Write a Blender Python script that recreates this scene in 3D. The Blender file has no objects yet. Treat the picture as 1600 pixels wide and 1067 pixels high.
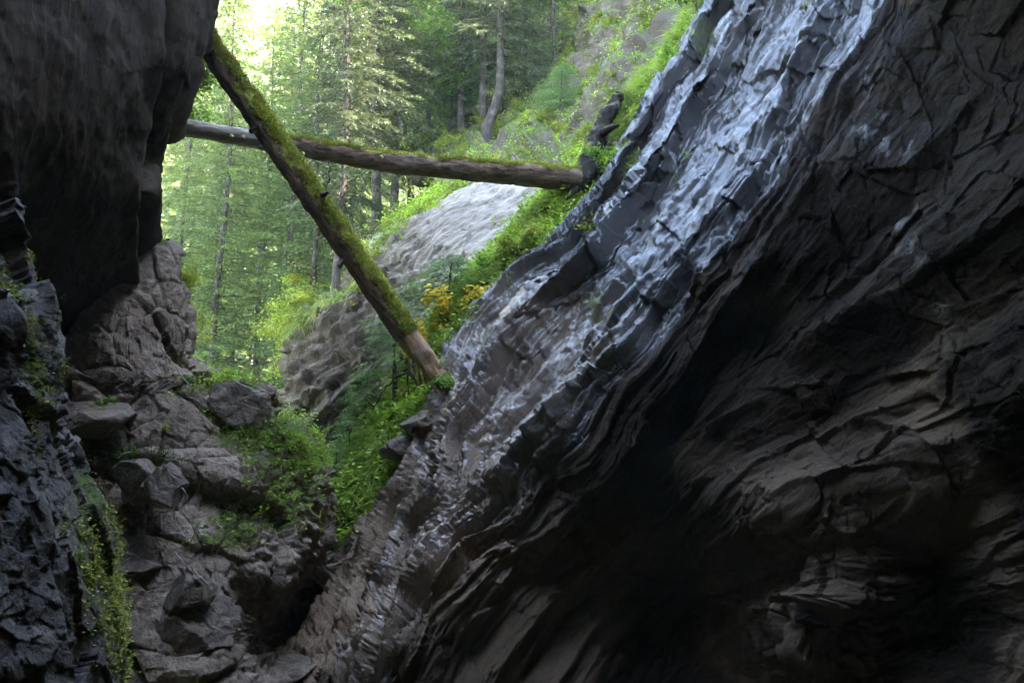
import bpy, math, random
import numpy as np
from mathutils import Vector, Matrix
R = math.radians
rng = np.random.default_rng(7)
random.seed(7)
sc = bpy.context.scene
col = sc.collection

# ------------------------------------------------------------------ camera, world, sun, exposure
CAM = np.array([0.0, 0.0, 2.0]); PITCH = R(10); F = 1244.0          # F: focal length in px of a 1600 wide frame
cam = bpy.data.cameras.new('camera'); cam.lens = 28.0; cam.sensor_width = 36.0
cam.clip_start = 0.05; cam.clip_end = 3000
camo = bpy.data.objects.new('camera', cam); col.objects.link(camo)
camo.location = CAM; camo.rotation_euler = (R(90) + PITCH, 0, 0)
sc.camera = camo

SUN_EL, SUN_AZ = 52.0, 97.0 # degrees; azimuth from +Y (north) clockwise
w = bpy.data.worlds.new('World'); sc.world = w; w.use_nodes = True
nt = w.node_tree; nt.nodes.clear()
sky = nt.nodes.new('ShaderNodeTexSky'); sky.sky_type = 'NISHITA'; sky.sun_disc = False
sky.sun_elevation = R(SUN_EL); sky.sun_rotation = R(SUN_AZ); sky.altitude = 800
sky.air_density = 1.0; sky.dust_density = 0.5; sky.ozone_density = 1.0
bg = nt.nodes.new('ShaderNodeBackground'); bg.inputs['Strength'].default_value = 0.15
wo = nt.nodes.new('ShaderNodeOutputWorld')
nt.links.new(sky.outputs[0], bg.inputs[0]); nt.links.new(bg.outputs[0], wo.inputs[0])
sl = bpy.data.lights.new('sun', 'SUN'); sl.energy = 3.0; sl.angle = R(0.5); sl.color = (1, .95, .85)
so = bpy.data.objects.new('sun', sl); col.objects.link(so)
sd = Vector((math.sin(R(SUN_AZ)) * math.cos(R(SUN_EL)), math.cos(R(SUN_AZ)) * math.cos(R(SUN_EL)), math.sin(R(SUN_EL))))
so.rotation_euler = sd.to_track_quat('Z', 'Y').to_euler()
sc.view_settings.view_transform = 'Standard'; sc.view_settings.look = 'None'
sc.view_settings.exposure = 4.95; sc.view_settings.gamma = 1.0
sc.view_settings.use_curve_mapping = False
sc.cycles.max_bounces = 8; sc.cycles.diffuse_bounces = 4; sc.cycles.glossy_bounces = 3
sc.cycles.transmission_bounces = 4; sc.cycles.transparent_max_bounces = 6; sc.cycles.volume_bounces = 1
sc.cycles.use_denoising = True; sc.cycles.use_adaptive_sampling = False; sc.cycles.sample_clamp_indirect = 1.0

def Wp(px, py, d):
    """point seen at photo pixel (px, py), d metres ahead of the lens"""
    px = np.asarray(px, float); py = np.asarray(py, float); d = np.asarray(d, float)
    xr = (px - 800) / F; yu = (533.5 - py) / F
    c, s = math.cos(PITCH), math.sin(PITCH)
    return np.stack([CAM[0] + d * xr, CAM[1] + d * (c - yu * s), CAM[2] + d * (yu * c + s)], -1)
def V(px, py, d): return Vector(Wp(px, py, d))

# ------------------------------------------------------------------ noise
def _h(i, j, k, seed):
    h = (i.astype(np.int64) * 73856093) ^ (j.astype(np.int64) * 19349663) ^ (k.astype(np.int64) * 83492791) ^ (seed * 2654435761 & 0x7fffffff)
    h = h & 0xffffffff
    h = ((h ^ (h >> 15)) * 0x2c1b3c6d) & 0xffffffff
    h = ((h ^ (h >> 12)) * 0x297a2d39) & 0xffffffff
    return h ^ (h >> 15)
def gnoise(P, seed=0):
    P = np.asarray(P, float); I = np.floor(P).astype(np.int64); f = P - I
    u = f * f * f * (f * (f * 6 - 15) + 10); res = 0
    for a in (0, 1):
        for b in (0, 1):
            for c in (0, 1):
                h = _h(I[..., 0] + a, I[..., 1] + b, I[..., 2] + c, seed)
                g = ((h & 1023) / 511.5 - 1) * (f[..., 0] - a) + (((h >> 10) & 1023) / 511.5 - 1) * (f[..., 1] - b) + (((h >> 20) & 1023) / 511.5 - 1) * (f[..., 2] - c)
                wt = (u[..., 0] if a else 1 - u[..., 0]) * (u[..., 1] if b else 1 - u[..., 1]) * (u[..., 2] if c else 1 - u[..., 2])
                res = res + wt * g
    return res * 1.3
def fbm(P, o=4, g=.5, seed=0):
    r = 0; a = 1; P = np.asarray(P, float)
    for k in range(o):
        r = r + a * gnoise(P, seed + k); P = P * 2.03 + 11.3; a *= g
    return r
def ridged(P, o=4, g=.5, seed=0):
    r = 0; a = 1; P = np.asarray(P, float)
    for k in range(o):
        r = r + a * (1 - 2.2 * np.abs(gnoise(P, seed + k))); P = P * 2.07 + 5.7; a *= g
    return r
def facets(P, seed=0, tilt=.9, off=.35):
    """blocky fractured rock: every cell of a jittered lattice has a plane of its own; returns (height, distance to the crack)"""
    P = np.asarray(P, float); I = np.floor(P).astype(np.int64)
    best = np.full(P.shape[:-1], 9.); sec = best.copy(); val = np.zeros(P.shape[:-1])
    for a in (-1, 0, 1):
        for b in (-1, 0, 1):
            for c in (-1, 0, 1):
                i, j, k = I[..., 0] + a, I[..., 1] + b, I[..., 2] + c
                h = _h(i, j, k, seed); h2 = _h(i, j, k, seed + 77)
                q = np.stack([i + (h & 1023) / 1023., j + ((h >> 10) & 1023) / 1023., k + ((h >> 20) & 1023) / 1023.], -1)
                D = P - q; dd = np.sqrt((D ** 2).sum(-1))
                v = ((h2 & 1023) / 511.5 - 1) * D[..., 0] + (((h2 >> 10) & 1023) / 511.5 - 1) * D[..., 1] + (((h2 >> 20) & 1023) / 511.5 - 1) * D[..., 2]
                v = v * tilt + off * ((h2 >> 5 & 255) / 127.5 - 1)
                nb = dd < best
                sec = np.where(nb, best, np.minimum(sec, dd)); val = np.where(nb, v, val); best = np.where(nb, dd, best)
    return val, sec - best
def rbf(ctrl):
    C = np.array(ctrl, float); X = C[:, :2] / 100; n = len(X)
    A = np.sqrt(((X[:, None] - X[None]) ** 2).sum(-1)); Pm = np.hstack([np.ones((n, 1)), X])
    M = np.vstack([np.hstack([A, Pm]), np.hstack([Pm.T, np.zeros((3, 3))])])
    wv = np.linalg.solve(M + 1e-9 * np.eye(n + 3), np.concatenate([C[:, 2], np.zeros(3)]))
    def f(px, py):
        px = np.asarray(px, float) / 100; py = np.asarray(py, float) / 100
        r = wv[n] + wv[n + 1] * px + wv[n + 2] * py
        for i in range(n): r = r + wv[i] * np.sqrt((px - X[i, 0]) ** 2 + (py - X[i, 1]) ** 2 + .02)
        return r
    return f
def sstep(a, b, x):
    t = np.clip((x - a) / (b - a), 0, 1); return t * t * (3 - 2 * t)

# ------------------------------------------------------------------ mesh helpers
def mesh_np(name, verts, faces, mat=None, smooth=False, attrs=None, fattrs=None):
    verts = np.asarray(verts, np.float32).reshape(-1, 3); faces = np.asarray(faces, np.int32)
    me = bpy.data.meshes.new(name); k = faces.shape[1]; n = len(faces)
    me.vertices.add(len(verts)); me.vertices.foreach_set('co', verts.ravel())
    me.loops.add(n * k); me.loops.foreach_set('vertex_index', faces.ravel())
    me.polygons.add(n); me.polygons.foreach_set('loop_start', np.arange(0, n * k, k, dtype=np.int32))
    me.polygons.foreach_set('loop_total', np.full(n, k, np.int32))
    if smooth: me.polygons.foreach_set('use_smooth', np.ones(n, bool))
    me.update(calc_edges=True)
    for nm, a in (attrs or {}).items():
        at = me.attributes.new(nm, 'FLOAT', 'POINT'); at.data.foreach_set('value', np.asarray(a, np.float32).ravel())
    for nm, a in (fattrs or {}).items():
        at = me.attributes.new(nm, 'FLOAT', 'FACE'); at.data.foreach_set('value', np.asarray(a, np.float32).ravel())
    if mat: me.materials.append(mat)
    return me
def link(name, me, parent=None, kind=None, label=None, cat=None, group=None, loc=None):
    o = bpy.data.objects.new(name, me); col.objects.link(o)
    if parent: o.parent = parent
    tag(o, label, cat, group, kind)
    if loc is not None: o.location = loc
    return o
def tag(o, label=None, cat=None, group=None, kind=None):
    for k, v in (('label', label), ('category', cat), ('group', group), ('kind', kind)):
        if v: o[k] = v
def grid_faces(nr, nc, closed=False):
    a = np.arange(nr * nc).reshape(nr, nc)
    if closed: a = np.hstack([a, a[:, :1]])
    return np.stack([a[:-1, :-1], a[1:, :-1], a[1:, 1:], a[:-1, 1:]], -1).reshape(-1, 4)
def grid_normals(P):
    gu = np.gradient(P, axis=1); gv = np.gradient(P, axis=0)
    n = np.cross(gv, gu); n /= np.linalg.norm(n, axis=-1, keepdims=True) + 1e-9
    return n
def tube(pts, rad, sides=10, rough=0, seed=0, twist=0, cap=True):
    pts = np.asarray(pts, float); n = len(pts); rad = np.broadcast_to(np.asarray(rad, float), (n,))
    T = np.gradient(pts, axis=0); T /= np.linalg.norm(T, axis=1, keepdims=True) + 1e-9
    ref = np.array([0.13, 0.21, 1.0]) if abs(T[0, 2]) < .9 else np.array([1.0, .1, 0])
    U = np.cross(T, ref); U /= np.linalg.norm(U, axis=1, keepdims=True) + 1e-9; Bn = np.cross(T, U)
    a = np.linspace(0, 2 * math.pi, sides, endpoint=False)
    ring = U[:, None] * np.cos(a)[None, :, None] + Bn[:, None] * np.sin(a)[None, :, None]
    P = pts[:, None] + ring * rad[:, None, None]
    if rough: P = P + ring * (rough * fbm(P * 3.0, 3, seed=seed))[..., None]
    F_ = grid_faces(n, sides, True)
    v = P.reshape(-1, 3)
    if cap:
        c0 = len(v); v = np.vstack([v, pts[:1], pts[-1:]])
        i = np.arange(sides); j = (i + 1) % sides
        F_ = np.vstack([F_, np.stack([i, j, np.full(sides, c0), np.full(sides, c0)], -1)[:, [2, 1, 0, 0]] * 0 + np.stack([np.full(sides, c0), i, j, j], -1)]) if False else F_
    return v, F_
class MB:
    def __init__(s): s.v = []; s.f = []; s.n = 0
    def add(s, v, f): s.v.append(np.asarray(v)); s.f.append(np.asarray(f) + s.n); s.n += len(v)
    def mesh(s, name, mat, smooth=True, fattrs=None): return mesh_np(name, np.vstack(s.v), np.vstack(s.f), mat, smooth, fattrs=fattrs)

# ------------------------------------------------------------------ materials
def newmat(name):
    m = bpy.data.materials.new(name); m.use_nodes = True; t = m.node_tree; t.nodes.clear()
    return m, t, t.nodes.new, t.links.new
def sock(L, inp, v):
    if isinstance(v, (int, float)): inp.default_value = (v, v, v, 1) if inp.type == 'RGBA' else v
    elif isinstance(v, (tuple, list)): inp.default_value = (*v, 1) if len(v) == 3 and inp.type == 'RGBA' else v
    else: L(v, inp)
def noise(t, co, scale, detail=4, rough=.55, dist=0):
    n = t.nodes.new('ShaderNodeTexNoise'); n.inputs['Scale'].default_value = scale; n.inputs['Detail'].default_value = detail
    n.inputs['Roughness'].default_value = rough; n.inputs['Distortion'].default_value = dist
    if co is not None: t.links.new(co, n.inputs['Vector'])
    return n.outputs[0]
def mapping(t, co, scale=(1, 1, 1), rot=(0, 0, 0)):     # scale: stretch along the rotated axes
    m = t.nodes.new('ShaderNodeMapping'); m.inputs['Scale'].default_value = scale; m.inputs['Rotation'].default_value = rot
    m.vector_type = 'TEXTURE'; t.links.new(co, m.inputs['Vector']); return m.outputs[0]
def ramp(t, v, a, b, lo=0., hi=1.):
    m = t.nodes.new('ShaderNodeMapRange'); m.interpolation_type = 'SMOOTHSTEP'
    for i, x in zip((1, 2, 3, 4), (a, b, lo, hi)): m.inputs[i].default_value = x
    t.links.new(v, m.inputs[0]); return m.outputs[0]
def math_(t, op, a, b=0.):
    m = t.nodes.new('ShaderNodeMath'); m.operation = op
    sock(t.links.new, m.inputs[0], a); sock(t.links.new, m.inputs[1], b); return m.outputs[0]
def mixc(t, fac, a, b):
    m = t.nodes.new('ShaderNodeMix'); m.data_type = 'RGBA'
    sock(t.links.new, m.inputs[0], fac); sock(t.links.new, m.inputs[6], a); sock(t.links.new, m.inputs[7], b); return m.outputs[2]
def attr(t, name):
    a = t.nodes.new('ShaderNodeAttribute'); a.attribute_name = name; return a.outputs['Fac']
def bump(t, h, strength, dist, nrm=None):
    b = t.nodes.new('ShaderNodeBump'); b.inputs['Strength'].default_value = strength; b.inputs['Distance'].default_value = dist
    t.links.new(h, b.inputs['Height'])
    if nrm is not None: t.links.new(nrm, b.inputs['Normal'])
    return b.outputs[0]

def rock_mat(name, c1, c2, c3, rough=(.45, .75), moss_c=((.045, .065, .012), (.12, .15, .025)), aniso=None, wet=False, bs=1., upmoss=0., bigc=.5, crackw=1.0, clay_shade=None, spec=.5):
    m, t, N, L = newmat(name)
    co = N('ShaderNodeTexCoord').outputs['Object']
    ca = mapping(t, co, *aniso) if aniso else co
    n1 = noise(t, ca, bigc, 5, .6, .4); n2 = noise(t, ca, 3.2, 6, .65, .3); n3 = noise(t, ca, 16, 4, .7)
    c = mixc(t, ramp(t, n1, .38, .62), c1, c2)
    c = mixc(t, ramp(t, n2, .45, .72), c, c3)
    v = math_(t, 'ADD', math_(t, 'MULTIPLY', n3, 1.1), .45)
    mul = N('ShaderNodeMix'); mul.data_type = 'RGBA'; mul.blend_type = 'MULTIPLY'; mul.inputs[0].default_value = 1
    L(c, mul.inputs[6]); cmb = N('ShaderNodeCombineColor'); [L(v, cmb.inputs[i]) for i in range(3)]; L(cmb.outputs[0], mul.inputs[7]); c = mul.outputs[2]
    if clay_shade: c = mixc(t, math_(t, 'MULTIPLY', attr(t, 'clay_shade'), ramp(t, n2, .2, .55, .6, 1)), c, clay_shade)
    # lichen flecks
    fl = ramp(t, noise(t, co, 30, 2, .5), .70, .76); c = mixc(t, math_(t, 'MULTIPLY', fl, .35), c, (.30, .30, .27))
    # moss
    mo = attr(t, 'moss')
    if upmoss:
        gz = N('ShaderNodeSeparateXYZ'); gm = N('ShaderNodeNewGeometry'); L(gm.outputs['Normal'], gz.inputs[0])
        mo = math_(t, 'ADD', mo, math_(t, 'MULTIPLY', ramp(t, gz.outputs[2], .25, .9), upmoss))
    mn = noise(t, co, 2.2, 6, .7, .5)
    mask = ramp(t, math_(t, 'ADD', mo, math_(t, 'MULTIPLY', math_(t, 'SUBTRACT', mn, .5), 1.6)), .45, .62)
    mc = mixc(t, ramp(t, noise(t, co, 9, 4, .6), .35, .65), moss_c[0], moss_c[1])
    c = mixc(t, mask, c, mc)
    p = N('ShaderNodeBsdfPrincipled'); L(c, p.inputs['Base Color'])
    r = ramp(t, n2, .3, .7, rough[0], rough[1]); p.inputs['Specular IOR Level'].default_value = spec
    if wet:
        wa = attr(t, 'wet'); wn = noise(t, mapping(t, co, (.7, .7, 2)), 2.5, 5, .7)
        wm = ramp(t, math_(t, 'ADD', wa, math_(t, 'MULTIPLY', math_(t, 'SUBTRACT', wn, .5), 1.1)), .35, .65)
        r = mixc(t, wm, r, .40)
        sp = N('ShaderNodeSeparateColor'); L(r, sp.inputs[0]); r = sp.outputs[0]
        L(math_(t, 'ADD', math_(t, 'MULTIPLY', wm, .5 - spec), spec), p.inputs['Specular IOR Level'])
        L(math_(t, 'MULTIPLY', wm, .52), p.inputs['Coat Weight']); p.inputs['Coat Roughness'].default_value = .24
    r2 = math_(t, 'ADD', r, math_(t, 'MULTIPLY', mask, .4)); L(r2, p.inputs['Roughness'])
    vo = N('ShaderNodeTexVoronoi'); vo.feature = 'DISTANCE_TO_EDGE'; vo.inputs['Scale'].default_value = 1.7
    wv = N('ShaderNodeMix'); wv.data_type = 'VECTOR'; wv.inputs[0].default_value = .25; L(ca, wv.inputs[4])
    nn = N('ShaderNodeTexNoise'); nn.inputs['Scale'].default_value = 1.5; nn.inputs['Detail'].default_value = 4; L(ca, nn.inputs['Vector'])
    L(nn.outputs[1], wv.inputs[5]); L(wv.outputs[1], vo.inputs['Vector'])
    cr = ramp(t, vo.outputs[0], 0, .04 * crackw)
    b = bump(t, cr, .5, (.012 if wet else .03) * bs)
    b = bump(t, noise(t, ca, 2.4, 9, .68, .4), .9, (.07 if wet else .11) * bs, b)
    b = bump(t, noise(t, ca, 13, 6, .7), .8, .05 * bs, b)
    b = bump(t, noise(t, co, 34, 5, .75), .7, .014, b)
    if wet: b = bump(t, noise(t, mapping(t, co, (3.2, .8, .55), (0, R(-52), 0)), 20, 5, .75, .6), 1., .035, b)
    b = bump(t, math_(t, 'MULTIPLY', mask, noise(t, co, 40, 3, .7)), .6, .03, b)
    L(b, p.inputs['Normal'])
    L(p.outputs[0], N('ShaderNodeOutputMaterial').inputs[0])
    return m

def leaf_mat(name, ca, cb, cc=None, trans=.35, rough=.5, rnd=.25):
    """ca..cb by a random number stored per leaf, cc where that number is highest; a little by tree"""
    m, t, N, L = newmat(name)
    a = attr(t, 'rnd')
    c = mixc(t, ramp(t, a, 0, 1), ca, cb)
    if cc: c = mixc(t, ramp(t, a, .86, .97), c, cc)
    oi = N('ShaderNodeObjectInfo').outputs['Random']
    co = N('ShaderNodeTexCoord').outputs['Object']
    v = math_(t, 'ADD', math_(t, 'MULTIPLY', oi, rnd * 2), 1 - rnd)
    v = math_(t, 'MULTIPLY', v, ramp(t, noise(t, co, .55, 3), .35, .65, .72, 1.3))
    cmb = N('ShaderNodeCombineColor'); [L(v, cmb.inputs[i]) for i in range(3)]
    mul = N('ShaderNodeMix'); mul.data_type = 'RGBA'; mul.blend_type = 'MULTIPLY'; mul.inputs[0].default_value = 1
    L(c, mul.inputs[6]); L(cmb.outputs[0], mul.inputs[7]); c = mul.outputs[2]
    p = N('ShaderNodeBsdfPrincipled'); L(c, p.inputs['Base Color']); p.inputs['Roughness'].default_value = rough
    p.inputs['Specular IOR Level'].default_value = .3
    tr = N('ShaderNodeBsdfTranslucent'); L(c, tr.inputs[0])
    mx = N('ShaderNodeMixShader'); mx.inputs[0].default_value = trans
    L(p.outputs[0], mx.inputs[1]); L(tr.outputs[0], mx.inputs[2])
    L(mx.outputs[0], N('ShaderNodeOutputMaterial').inputs[0])
    return m
def bark_mat(name, c1, c2, moss=0., mdir=(0, 0, 1), sc_=(1, 1, 4), rot=(0, 0, 0), rough=.8, mlo=.25, bs=1., coat=0):
    m, t, N, L = newmat(name)
    co = N('ShaderNodeTexCoord').outputs['Object']
    ca = mapping(t, co, sc_, rot)
    n1 = noise(t, ca, 14, 6, .7, .3); n2 = noise(t, co, 1.6, 5, .6)
    c = mixc(t, ramp(t, n1, .35, .65), c1, c2)
    c = mixc(t, math_(t, 'MULTIPLY', ramp(t, n2, .52, .62), .5), c, (.20, .16, .12))
    p = N('ShaderNodeBsdfPrincipled')
    b = bump(t, n1, .9, .05 * bs)
    b = bump(t, noise(t, ca, 34, 4, .7, .2), .6, .02 * bs, b)
    if moss:
        g = N('ShaderNodeNewGeometry'); dp = N('ShaderNodeVectorMath'); dp.operation = 'DOT_PRODUCT'
        L(g.outputs['Normal'], dp.inputs[0]); dp.inputs[1].default_value = Vector(mdir).normalized()
        k = math_(t, 'ADD', dp.outputs['Value'], math_(t, 'MULTIPLY', math_(t, 'SUBTRACT', noise(t, co, 3.2, 6, .7, .6), .5), 2.2))
        mask = math_(t, 'MULTIPLY', ramp(t, k, mlo, mlo + .3), moss)
        mc = mixc(t, ramp(t, noise(t, co, 12, 4, .7), .35, .65), (.14, .15, .014), (.34, .34, .035))
        c = mixc(t, mask, c, mc)
        b = bump(t, math_(t, 'MULTIPLY', mask, noise(t, co, 30, 4, .7)), .9, .06, b)
    L(c, p.inputs['Base Color']); p.inputs['Roughness'].default_value = rough; L(b, p.inputs['Normal'])
    p.inputs['Specular IOR Level'].default_value = .12
    L(p.outputs[0], N('ShaderNodeOutputMaterial').inputs[0])
    return m

STR_ROT = ((.45, .45, 1.5), (0, R(-48), 0))
M = dict(
    right=rock_mat('wet_banded_rock', (.013, .009, .0065), (.026, .0175, .0115), (.046, .032, .021), (.55, .85), wet=True, spec=.08, clay_shade=(.30, .205, .13), aniso=((2.4, 1.2, .45), (0, R(-48), 0)), bs=.8),
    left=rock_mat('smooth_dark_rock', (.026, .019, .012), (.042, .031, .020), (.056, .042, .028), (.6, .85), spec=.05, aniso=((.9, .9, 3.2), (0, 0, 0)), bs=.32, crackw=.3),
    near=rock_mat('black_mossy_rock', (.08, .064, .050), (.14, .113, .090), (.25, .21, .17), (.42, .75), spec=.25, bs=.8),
    slope=rock_mat('grey_broken_rock', (.145, .102, .068), (.21, .152, .104), (.30, .23, .165), (.5, .8), spec=.2, bs=1.),
    boulder=rock_mat('boulder_rock', (.10, .074, .052), (.155, .115, .082), (.24, .188, .14), (.5, .8), spec=.2, bs=1.),
    cliff=rock_mat('pale_cliff_rock', (.20, .165, .135), (.36, .30, .24), (.12, .10, .082), (.55, .8), spec=.12, bs=.9, upmoss=.45, clay_shade=(.070, .050, .034), bigc=.3, aniso=((1.6, 1, .6), (0, R(-30), 0)), moss_c=((.05, .065, .018), (.11, .125, .035))),
    shell=rock_mat('unseen_rock', (.035, .032, .028), (.06, .054, .046), (.08, .07, .06), (.6, .8), bs=1.),
    soil=rock_mat('forest_floor', (.05, .045, .028), (.07, .075, .03), (.09, .08, .045), (.8, .95), bs=1., upmoss=.3),
    needle=leaf_mat('spruce_needles', (.045, .090, .020), (.13, .19, .038), None, .30, rnd=.22),
    needle_l=leaf_mat('pale_spruce_needles', (.09, .145, .03), (.21, .27, .055), None, .35, rnd=.2),
    needle_b=leaf_mat('brownish_spruce_needles', (.05, .07, .025), (.11, .13, .045), (.15, .11, .06), .28, rnd=.2),
    sapling=leaf_mat('young_fir_needles', (.10, .19, .05), (.20, .30, .08), None, .35, rnd=.1),
    leaf=leaf_mat('green_leaves', (.10, .19, .022), (.22, .34, .05), None, .45, rnd=.15),
    leaf_y=leaf_mat('yellow_green_leaves', (.20, .27, .035), (.42, .44, .06), (.65, .38, .03), .45, rnd=.1),
    leaf_o=leaf_mat('orange_yellow_leaves', (.58, .52, .05), (.80, .46, .04), (.80, .26, .03), .45, rnd=.1),
    herb=leaf_mat('herb_leaves', (.17, .27, .022), (.34, .46, .045), (.34, .36, .06), .42, rnd=.1),
    herb_d=leaf_mat('dark_herb_leaves', (.04, .085, .014), (.09, .15, .022), None, .4, rnd=.1),
    grass=leaf_mat('grass_blades', (.17, .25, .03), (.36, .42, .07), (.42, .36, .12), .35, rnd=.1),
    grass_b=leaf_mat('dry_grass_blades', (.11, .17, .015), (.28, .28, .04), (.38, .24, .08), .35, rnd=.1),
    bark=bark_mat('spruce_bark', (.035, .026, .02), (.085, .066, .052)),
    bark_p=bark_mat('pale_bark', (.18, .16, .135), (.36, .33, .29)),
    log1=bark_mat('mossy_log_bark', (.055, .034, .019), (.21, .135, .075), 1, (.75, -.25, .6), (5, 1, 1), (0, R(52), 0), mlo=.18, bs=1.4),
    log2=bark_mat('flaking_log_bark', (.055, .032, .019), (.20, .125, .075), 1, (0, -.05, 1), (5, 1, 1), (0, R(4), 0), mlo=.52, bs=1.2),
    wood=bark_mat('bare_weathered_wood', (.22, .12, .06), (.40, .25, .14), 0, rough=.6, sc_=(5, 1, 1), rot=(0, R(52), 0), bs=.4),
    wood_g=bark_mat('grey_barkless_wood', (.15, .12, .09), (.28, .24, .19), 0, rough=.45, sc_=(6, 1, 1), bs=.25),
    stick=bark_mat('bleached_stick', (.20, .17, .13), (.38, .33, .27), 0, rough=.7, bs=.2),
    stump=bark_mat('dark_mossy_stump', (.010, .008, .006), (.03, .022, .016), .8, (-.8, 0, .5), (1, 1, 3), mlo=.7),
    twig=bark_mat('dark_twig', (.03, .025, .02), (.07, .055, .045), 0, rough=.8, bs=.2),
)

# ------------------------------------------------------------------ rock relief builder
def poly_x(pl, ys): a = np.array(pl, float); o = np.argsort(a[:, 1]); return np.interp(ys, a[o, 1], a[o, 0])
def rows_of(y0, y1, step, f0=-20, f1=1090, out=12):
    r = []
    y = y0
    while y < y1: r.append(y); y += step if f0 <= y <= f1 else out
    return np.array(r + [y1], float)
def relief(name, rows, xl, xr, us, depth, mat, disp, wrap=(0, 0), wpx=(26, 26), back=5, ej=(0, 0), attrs=None, smooth=True, seed=0, kind='structure', bstep=.8, ndepth=None):
    ys = rows; L0 = poly_x(xl, ys); R0 = poly_x(xr, ys)
    jl = fbm(np.stack([ys / 30, ys * 0 + 3.1, ys * 0 + seed], -1), 4, .6); jr = fbm(np.stack([ys / 30, ys * 0 + 9.1, ys * 0 + seed], -1), 4, .6)
    L0 = L0 + ej[0] * jl; R0 = R0 + ej[1] * jr
    U = np.asarray(us)[None]
    px = L0[:, None] * (1 - U) + R0[:, None] * U if np.ndim(us) == 1 else us(L0, R0)
    py = np.repeat(ys[:, None], px.shape[1], 1)
    d = depth(px, py); d0 = d
    for side, E in ((0, L0), (1, R0)):
        if wrap[side]:
            dist = np.abs(px - E[:, None]); e = np.clip(1 - dist / wpx[side], 0, 1)
            d = d + wrap[side] * (1 - np.sqrt(1 - np.minimum(e, .995) ** 2))
    for side in (0, 1):
        if wrap[side]:
            e_px = px[:, :1] if side == 0 else px[:, -1:]; e_d = d[:, :1] if side == 0 else d[:, -1:]
            sgn = 1 if side == 0 else -1
            ks = np.arange(1, back + 1)[None]
            ep = e_px + sgn * ks * 3; ed = e_d + ks * bstep; ey = np.repeat(py[:, :1], back, 1)
            if side == 0: px = np.hstack([ep[:, ::-1], px]); d = np.hstack([ed[:, ::-1], d]); py = np.hstack([ey, py])
            else: px = np.hstack([px, ep]); d = np.hstack([d, ed]); py = np.hstack([py, ey])
    P = Wp(px, py, d); Nn = grid_normals(P)
    if ndepth is not None:
        nb_ = px.shape[1] - np.shape(d0)[1]; Nn[:, nb_:] = grid_normals(Wp(px[:, nb_:], py[:, nb_:], ndepth(px[:, nb_:], py[:, nb_:]))); Nn[:, :nb_] = Nn[:, nb_:nb_ + 1]
    mid = Nn[len(Nn) // 2, Nn.shape[1] // 2]; pm = P[len(P) // 2, P.shape[1] // 2] - CAM
    if (mid * pm).sum() > 0: Nn = -Nn
    P = P + Nn * disp(P, px, py)[..., None]
    N2 = grid_normals(P); N2 *= np.sign((N2 * Nn).sum(-1, keepdims=True).mean())
    at = attrs(P, px, py, N2) if attrs else {}
    at.setdefault('moss', np.zeros(px.shape))
    fc = grid_faces(*px.shape)
    if (mid * pm).sum() <= 0: pass
    me = mesh_np(name, P, fc, mat, smooth, attrs=at)
    o = link(name, me, kind=kind)
    return dict(o=o, P=P, px=px, py=py, N=N2)
def blob(px, py, x, y, rx, ry, a=0):
    c, s = math.cos(R(a)), math.sin(R(a)); X = (px - x) * c - (py - y) * s; Y = (px - x) * s + (py - y) * c
    return np.exp(-((X / rx) ** 2 + (Y / ry) ** 2))

# ---- right wall
SL = {0: [(1330,-400),(1180,-150),(1112,0),(1060,90),(990,195),(930,300),(850,385),(760,465),(702,555),(690,610),(662,680),(622,750),(592,800),(560,845),(524,890),(502,960),(430,1067)],
      1: [(1120,60),(1075,150),(1010,250),(950,340),(905,405),(830,450),(760,520),(720,620),(670,760),(600,880),(570,980),(500,1067)],
      2: [(1250,-60),(1190,70),(1110,200),(1030,330),(985,400),(900,480),(810,590),(725,700),(650,830),(610,930),(570,1040)],
      3: [(1400,-100),(1335,60),(1265,180),(1195,300),(1115,410),(1010,560),(905,690),(800,800),(700,900),(640,1000),(600,1090)],
      4: [(1800,-200),(1600,100),(1400,330),(1200,520),(1080,650),(960,780),(850,870),(740,990),(690,1090)],
      5: [(1900,200),(1600,450),(1350,600),(1150,720),(1000,850),(880,960),(800,1090)],
      6: [(1900,550),(1600,750),(1350,830),(1150,900),(1020,1000),(960,1100)],
      7: [(2000,900),(1600,1000),(1350,1060),(1250,1120)], 9: [(2200,1300),(1600,1400),(1300,1400)], 10: [(2300,1500)]}
sfun = rbf([(x, y, k) for k, l in SL.items() for x, y in l])
dR = rbf([(1112,0,19.5),(1060,90,19),(930,310,17.6),(850,385,16.8),(700,555,15.6),(662,680,14.7),(592,800,14.2),(524,890,13.7),(500,960,12.8),(430,1067,11.5),
    (1335,60,13.6),(1200,300,12.9),(1110,420,12.6),(1010,560,12.3),(905,700,12.1),(800,800,12.0),(700,900,11.6),(640,1000,11.2),
    (1185,80,16.3),(1030,330,15.2),(900,480,14.6),(720,700,13.6),(600,930,12.5),
    (1600,0,9.5),(1450,150,11.2),(1600,300,8.6),(1400,400,10.6),(1200,550,12),(1050,700,12.4),(1600,600,8.2),(1400,650,10),(1250,700,10.8),
    (1250,800,9.7),(1300,900,9.4),(1250,1000,9.3),(1205,850,10.1),(1160,900,12.4),(1100,900,13.6),(1000,950,13.4),(900,860,12.8),(850,1000,12.2),(1000,790,12.9),(1115,780,10.9),
    (1430,780,8.9),(1450,870,9.9),(1600,850,8.4),(1500,1000,9.3),(1600,1067,7.5),(1170,1050,12.6),
    (1300,-400,19),(1500,-400,12),(1900,0,7.5),(2300,0,5.5),(2300,500,5),(2300,1067,5),(1900,-400,8),(2300,-400,6),(1900,500,6.5),(1900,1067,6),
    (500,1400,9.5),(900,1400,9.5),(1300,1400,8),(1800,1400,5.5),(2300,1400,4.5)])
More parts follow.
